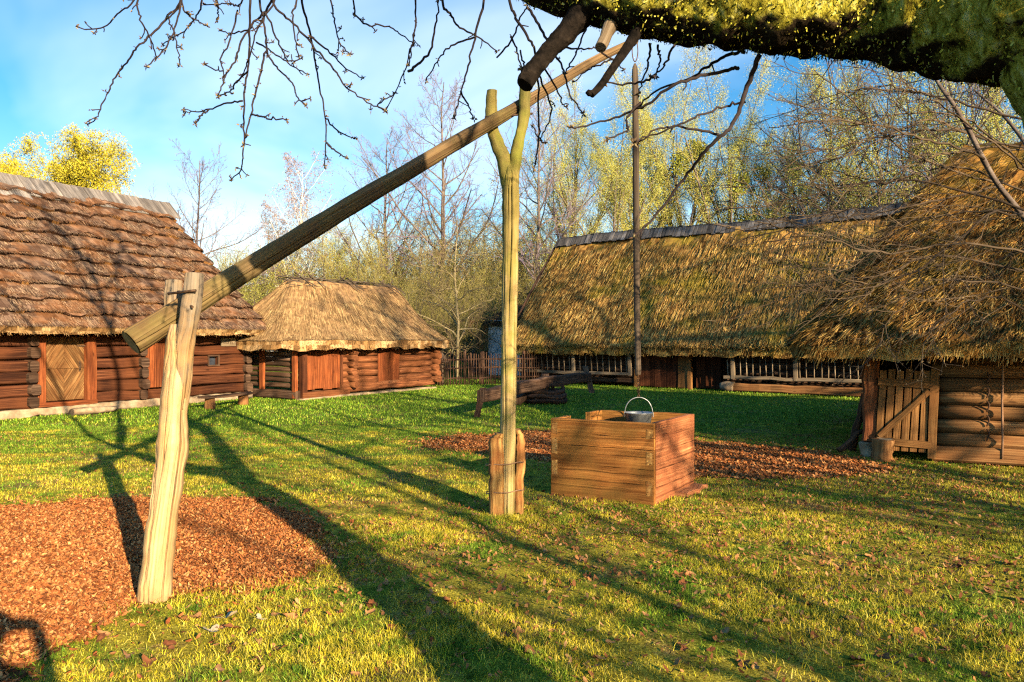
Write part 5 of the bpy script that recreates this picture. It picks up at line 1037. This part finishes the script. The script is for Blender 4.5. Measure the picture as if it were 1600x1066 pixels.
TW = [z8(x_) for x_ in ([(310, 0), (240, 65), (165, 130), (50, 122)], [(525, 0), (470, 70), (390, 160), (330, 210), (290, 270), (235, 340), (200, 410), (170, 480), (145, 530), (105, 555)], [(330, 0), (345, 90), (385, 170), (420, 260)], [(525, 0), (495, 130), (455, 215), (375, 298)], [(522, 10), (470, 80), (495, 150), (510, 230), (520, 290)],
    [(615, 0), (600, 60), (540, 140), (440, 200)], [(528, 10), (560, 70), (600, 95), (645, 125)], [(930, 0), (860, 90), (800, 170), (765, 270), (720, 350), (690, 430)], [(825, 315), (770, 370), (740, 410), (690, 430)], [(835, 0), (830, 150), (825, 300), (805, 420), (805, 560), (800, 690), (790, 760), (745, 805)],
    [(875, 0), (900, 150), (895, 260), (860, 400), (840, 490), (815, 590), (800, 650)], [(940, 0), (870, 120), (830, 250), (800, 340)], [(800, 455), (730, 460), (650, 490), (600, 500), (535, 500)], [(650, 490), (610, 520), (590, 555)], [(840, 515), (900, 525), (990, 540)], [(1065, 0), (1090, 110), (1120, 250), (1140, 380), (1165, 510), (1170, 640), (1160, 740)],
    [(1170, 530), (1220, 585), (1300, 620)], [(1170, 640), (1210, 670), (1265, 710)], [(935, 5), (1010, 90), (1090, 180), (1150, 250), (1210, 320), (1260, 390), (1360, 460), (1440, 495)], [(1570, 0), (1565, 150), (1540, 250), (1500, 370), (1440, 495)], [(1290, 0), (1330, 100), (1440, 120), (1500, 150), (1560, 200)],
    [(900, 230), (960, 310), (1020, 370), (1040, 430), (1080, 470)], [(860, 190), (940, 240), (1010, 290), (1090, 335)], [(1110, 170), (1180, 230), (1250, 300), (1330, 350)], [(685, 0), (690, 45), (685, 95)], [(1190, 0), (1210, 100), (1230, 190), (1280, 245)], [(900, 60), (960, 190), (1000, 270), (1060, 265)], [(800, 0), (760, 25), (720, 20), (630, 25)],
    [(775, 50), (740, 190), (700, 260), (710, 320), (625, 290)], [(1040, 0), (1020, 60), (1030, 160), (1050, 260)], [(1440, 495), (1400, 470), (1480, 420)], [(840, 130), (760, 150), (700, 138)])]
TM = [z7(x_) for x_ in ([(365, 0), (320, 180), (290, 310), (250, 450), (220, 580)], [(318, 185), (200, 230), (140, 300), (75, 400)], [(490, 0), (530, 110), (590, 200), (620, 290), (630, 450), (635, 650), (625, 760), (612, 830)], [(580, 40), (640, 140), (700, 250), (750, 340), (790, 470), (850, 560)], [(655, 320), (720, 440), (745, 500), (770, 530)], [(630, 360), (690, 520), (680, 600), (640, 680)],
    [(430, 285), (510, 180), (540, 90), (580, 30)], [(160, 0), (200, 70), (240, 130), (340, 190), (430, 250)], [(30, 0), (30, 100), (10, 250), (0, 320)], [(0, 350), (60, 300), (100, 250), (130, 120), (140, 0)], [(740, 235), (840, 240), (920, 235)], [(940, 260), (1000, 300), (1050, 345)], [(870, 130), (810, 270), (760, 370)], [(250, 450), (290, 520), (312, 590)], [(670, 700), (640, 690), (600, 620)], [(540, 250), (560, 320), (548, 335)], [(500, 180), (530, 260), (550, 335)], [(1000, 290), (930, 320), (870, 345), (800, 410)])]
TR = [z7(x_) for x_ in ([(1610, 335), (1568, 340), (1420, 375), (1290, 420), (1150, 520), (1030, 570), (900, 610), (790, 630)], [(1640, 255), (1568, 270), (1480, 310), (1380, 380), (1200, 450), (1130, 520)], [(1640, 505), (1568, 515), (1440, 560), (1300, 620), (1120, 690)], [(1520, 665), (1350, 625), (1230, 630), (1100, 700)], [(1290, 230), (1250, 320), (1180, 380)], [(1200, 380), (1100, 410), (950, 410)], [(1130, 500), (1060, 590), (1070, 640), (970, 680)], [(1180, 210), (1160, 330), (1120, 460)], [(1210, 230), (1230, 290), (1200, 380)])]
mb = MB(); bud = MB(); r = rg(66)
def budat(c, n, s_):
    for _ in range(n):
        d = unit(r.normal(0, 1, 3)); o_ = c + d * s_ * .8; u = unit(np.cross(d, r.normal(0, 1, 3))); v = np.cross(d, u); L = s_ * r.uniform(1.1, 2.0); w = s_ * r.uniform(.4, .6)
        V = np.array([o_ - d * L * .3, o_ + u * w, o_ + v * w, o_ - u * w, o_ - v * w, o_ + d * L]); Fq = [[0, 2, 1], [0, 3, 2], [0, 4, 3], [0, 1, 4], [5, 1, 2], [5, 2, 3], [5, 3, 4], [5, 4, 1]]; bud.add(V, Fq, r.random())
def twig(pp, d0, d1, r0, r1, budp, ext=True, sub=7):
    pp = list(pp)
    if ext and pp[0][1] <= 5: pp = [(pp[0][0] + (pp[0][0] - pp[1][0]) * .5 + r.normal(0, 8), -90)] + pp
    n = len(pp); q = np.array([P(a, b_, d0 + (d1 - d0) * k / (n - 1) + .05 * math.sin(k * 1.3 + d0 * 9)) for k, (a, b_) in enumerate(pp)]); res = max(14, n * 5)
    q, qr = spline(q, np.linspace(r0, r1, n), res); q += r.normal(0, .0022, q.shape); mb.tube(q - fo, qr, 6)
    L = np.linalg.norm(np.diff(q, axis=0), axis=1).sum(); ns = int(L * sub)
    for _ in range(ns):
        i = r.integers(int(res * .25), res - 1); T = unit(q[i + 1] - q[i]); s_ = unit(np.cross(T, r.normal(0, 1, 3))); e = q[i] + (s_ * .8 + T * .5 + np.array((0, 0, -.1))) * r.uniform(.012, .05); mb.tube(np.array([q[i], (q[i] + e) / 2 + r.normal(0, .002, 3), e]) - fo, [.0026, .0024, .002], 5)
        if r.random() < budp: budat(e - fo, r.integers(2, 6), .0072)
    for i in range(int(res * .3), res - 1, 3):
        if r.random() < budp * .55: budat(q[i] - fo + r.normal(0, .003, 3), r.integers(1, 3), .0055)
    budat(q[-1] - fo, 6, .0078)
for k, pp in enumerate(TW): twig(pp, 3.2 + .25 * math.sin(k * 2.1), 3.25 + .35 * math.sin(k * 1.7), .0058 if len(pp) > 5 else .0042, .0026, .8)
for k, pp in enumerate(TM): twig(pp, 3.0 + .2 * math.sin(k * 2.3), 3.0 + .3 * math.sin(k * 1.9), .0062 if len(pp) > 4 else .0042, .0026, .35, sub=3.5)
for k, pp in enumerate(TR): twig(pp, 2.2 + .06 * math.sin(k), 2.3 + .2 * math.sin(k * 1.9), .006 if len(pp) > 5 else .004, .0024, .15, False, 3)
twig([(1186, 85), (1166, 140), (1150, 185), (1131, 207), (1099, 239), (1070, 277), (1026, 335), (990, 372)], 2.13, 2.3, .0075, .0032, .02, False, 4)
# branches above the frame that carry the twigs
for pts_, rad_ in (([(640, -112, 2.6), (600, -120, 3.7), (520, -100, 3.4), (430, -90, 3.3), (300, -95, 3.2), (180, -92, 3.2)], [.05, .035, .026, .02, .014, .008]), ([(838, -38, 2.38), (800, -70, 2.6), (740, -92, 3.1), (690, -95, 3.0)], [.06, .03, .02, .01]), ([(640, -112, 2.6), (560, -300, 4.6), (420, -520, 5.2), (330, -800, 5.6)], [.07, .06, .045, .03]), ([(1010, -4, 2.24), (1050, -300, 3.6), (1000, -640, 4.3), (900, -1000, 5)], [.11, .09, .06, .03]), ([(430, -180, 3.0), (250, -260, 4.2), (60, -300, 5.2), (-160, -420, 6)], [.05, .045, .035, .02])):
    mb.tube(np.array([P(*a) for a in pts_]) - fo, rad_, 10, .12, res=60)
tw_ = mb.build('twigs', M['twigdark'], ft); tag(bud.build('buds', M['bud'], ft), kind='stuff')
# upper crown of the fruit tree, above the frame
r = rg(67); mb = MB(); st = [np.array(up_)] + [np.array([P(*a) for a in c_]) for c_ in ([(1010, -4, 2.24), (1050, -300, 3.6), (1000, -640, 4.3), (900, -1000, 5)], [(640, -112, 2.6), (560, -300, 4.6), (420, -520, 5.2), (330, -800, 5.6)])]
st = np.stack([spline(a, np.ones(len(a)), 9)[0] for a in st]); l1, q1 = children(r, st, np.full((3, 9), .07), 6, .4, 1, 50, 14, .8, .2, 8, .55, .1, .6, .02); l2, q2 = children(r, l1, q1, 6, .3, 1, 45, 14, .5, .4, 6, .2, .12, .5, .006)
k = l2[:, :, 2].min(1) > 4.3; k1 = l1[:, :, 2].min(1) > 3.6; mb.tubes(l1[k1] - fo, q1[k1], 8); mb.tubes(l2[k] - fo, q2[k], 5); mb.build('crown', M['twigdark'], ft)

# ------------------------------------------------------------------ bare drooping tree at the right edge
sp_ = P(1700, 620, 6.0); so_ = np.array((sp_[0], sp_[1], 0)); sh = thing('drooping_bare_tree', 'near bare tree at the right edge with long arching twigs across the shed roof', 'tree', tuple(so_)); r = rg(68)
mb = MB(); stems = [[(1700, 760, 6.0), (1690, 560, 5.9), (1640, 400, 5.7), (1596, 335, 5.6), (1560, 290, 5.5), (1533, 244, 5.4), (1514, 205, 5.35), (1490, 165, 5.3), (1464, 128, 5.3), (1430, 60, 5.3)], [(1690, 560, 5.9), (1660, 380, 5.8), (1620, 260, 5.8), (1575, 190, 5.9), (1520, 140, 6.0)]]
mb.tube(np.array([P(*a) for a in stems[0]]) - so_, [.08, .06, .03, .021, .019, .018, .017, .015, .012, .008], 10, .1, res=70); mb.tube(np.array([P(*a) for a in stems[1]]) - so_, [.05, .025, .015, .012, .008], 8, .1, res=40); mb.build('trunk', M['bark'], sh)
arch = [[(1640, 240), (1480, 205), (1380, 215), (1280, 235), (1180, 228)], [(1630, 310), (1500, 262), (1400, 280), (1290, 290), (1130, 292)], [(1640, 340), (1450, 285), (1330, 290), (1210, 318), (1120, 330)], [(1560, 290), (1420, 240), (1320, 150), (1270, 110)], [(1640, 400), (1500, 380), (1400, 395), (1300, 380), (1180, 345)], [(1660, 440), (1480, 400), (1380, 430), (1290, 440), (1220, 470)],
    [(1620, 190), (1450, 150), (1370, 135), (1290, 160)], [(1660, 470), (1530, 440), (1450, 450), (1390, 500), (1365, 560)], [(1620, 280), (1480, 170), (1400, 125)], [(1533, 244), (1440, 215), (1340, 190), (1240, 190)], [(1514, 205), (1440, 190), (1330, 240), (1220, 270)], [(1650, 360), (1560, 330), (1460, 340), (1380, 360), (1240, 420)], [(1640, 250), (1560, 230), (1430, 255), (1340, 320), (1200, 352)], [(1600, 335), (1540, 340), (1440, 420), (1340, 452), (1250, 455)], [(1560, 290), (1480, 310), (1390, 330), (1290, 345), (1150, 378)],
    [(1640, 300), (1530, 200), (1440, 175), (1330, 200), (1250, 250)], [(1660, 420), (1590, 390), (1560, 430), (1500, 440)], [(1640, 520), (1570, 470), (1520, 470), (1470, 500), (1440, 540)]]
mb = MB(); bud = MB(); A = []
for k, pp in enumerate(arch):
    d0, d1 = 5.6 + .5 * math.sin(k * 2.7), 5.2 + .9 * math.sin(k * 1.3); n = len(pp); q = np.array([P(a, b_, d0 + (d1 - d0) * i / (n - 1)) for i, (a, b_) in enumerate(pp)]); q, qr = spline(q, np.linspace(.0085, .003, n), 22); q += r.normal(0, .008, q.shape); mb.tube(q - so_, qr, 6); A.append(q)
A = np.stack(A); l1, q1 = children(r, A, np.full(A.shape[:2], .005), 15, .12, 1, 34, 14, .32, .5, 9, .0, .10, .7, .0030, .6); l2, q2 = children(r, l1, q1, 6, .15, 1, 36, 14, .45, .4, 6, .1, .12, .7, .0021, .7)
mb.tubes(l1 - so_, q1, 4); mb.tubes(l2 - so_, q2, 3); mb.build('crown', M['twigdeepbrown'], sh)
for q in l2[r.random(len(l2)) < .5]: budat(q[-1] - so_, 2, .007)
for q in l1: budat(q[r.integers(3, 9)] - so_, 2, .007)
tag(bud.build('buds', M['bud'], sh), kind='stuff')
# bare trees standing behind the camera whose shadows fall into the yard
tree('bare', 0, 0, 0, 'bare tree behind the viewer whose shadow falls on the right hand lawn', world=(7.6, -5.6), H=8.5, var=1, wide=1.1)
tree('lowbranch', 0, 0, 0, 'low wide bare tree just behind the viewer to the right', world=(10.4, -3.4), H=6.5, var=1, wide=.95)
tree('bare', 0, 0, 0, 'many branched bare tree right of the viewer with a dense twiggy crown', world=(11.2, -2.4), H=9.0, var=0, wide=1.05)
tree('lowbranch', 0, 0, 0, 'spreading bare tree beyond the right edge whose shadow falls on the long barn roof', world=(16.5, 4.0), H=18, var=0, wide=1.25)
tree('bare', 0, 0, 0, 'tall bare tree far behind the viewer casting shade between the sheds', world=(13.5, -3.5), H=13, var=2, wide=1.1)
tree('lowbranch', 0, 0, 0, 'tall spreading bare tree well beyond the right edge near the log shed', world=(20.0, 9.0), H=17, var=1, wide=1.2)

# ------------------------------------------------------------------ the photographer, whose shadow falls into the corner of the lawn
def skin(name, joints, mat_, parent=None, loc=(0, 0, 0), sub=2):
    """joints: list of (parent index or None, x, y, z, radius)"""
    me = bpy.data.meshes.new(name); me.from_pydata([j[1:4] for j in joints], [(j[0], k) for k, j in enumerate(joints) if j[0] is not None], [])
    o = bpy.data.objects.new(name, me); C.objects.link(o); o.location = loc; me.materials.append(mat_)
    o.modifiers.new('skin', 'SKIN')
    if not len(me.skin_vertices): bpy.context.view_layer.objects.active = o; bpy.ops.mesh.customdata_skin_add()
    for k, j in enumerate(joints): me.skin_vertices[0].data[k].radius = (j[4], j[4]); me.skin_vertices[0].data[k].use_root = (k == 0)
    m_ = o.modifiers.new('sub', 'SUBSURF'); m_.levels = m_.render_levels = sub
    if parent: o.parent = parent
    return o
J = [(None, 0, 0, .96, .15), (0, 0, 0, 1.16, .145), (1, 0, 0, 1.38, .16), (2, 0, .01, 1.51, .075), (3, 0, .02, 1.57, .06), (4, 0, .035, 1.66, .105), (5, 0, .03, 1.755, .09)]
for s_ in (-1, 1):
    b_ = len(J); J += [(0, s_ * .10, 0, .88, .10), (b_, s_ * .13, .02, .49, .068), (b_ + 1, s_ * .14, -.02, .10, .05), (b_ + 2, s_ * .15, .13, .04, .04)]
    b_ = len(J); J += [(2, s_ * .20, 0, 1.43, .07), (b_, s_ * .31, .10, 1.20, .052), (b_ + 1, s_ * .15, .25, 1.46, .036), (b_ + 2, s_ * .11, .275, 1.54, .038)]
    h_ = b_ + 3
    for q in range(4):
        f_ = len(J); z_ = 1.535 + .021 * q; J += [(h_, s_ * .085, .315, z_, .009), (f_, s_ * .062, .318, z_ + .004, .0085), (f_ + 1, s_ * (.045 - .003 * abs(q - 1.5)), .312, z_ + .006, .008)]
    f_ = len(J); J += [(h_, s_ * .075, .272, 1.565, .0105), (f_, s_ * .05, .284, 1.58, .0095)]
who = thing('person', 'person in a dark jacket standing with both arms raised to hold a phone', 'person', (-.02, -.36, 0))
skin('body', J, simple('dark_jacket', [(.3, (.02, .022, .03)), (.7, (.05, .05, .065))], 12, .85), who)
ph_ = thing('phone', 'slim black phone held up in both hands of the person', 'phone', (-.02, -.055, 1.58))
mb = MB(); mb.plank((0, 0, -.038), (0, 0, .038), (.155, 0, 0), (0, .008, 0), 2, 0, 0, .4); mb.build('body', simple('black_glass', [(.3, (.01, .01, .012)), (.7, (.02, .02, .024))], 5, .2, spec=.5), ph_)
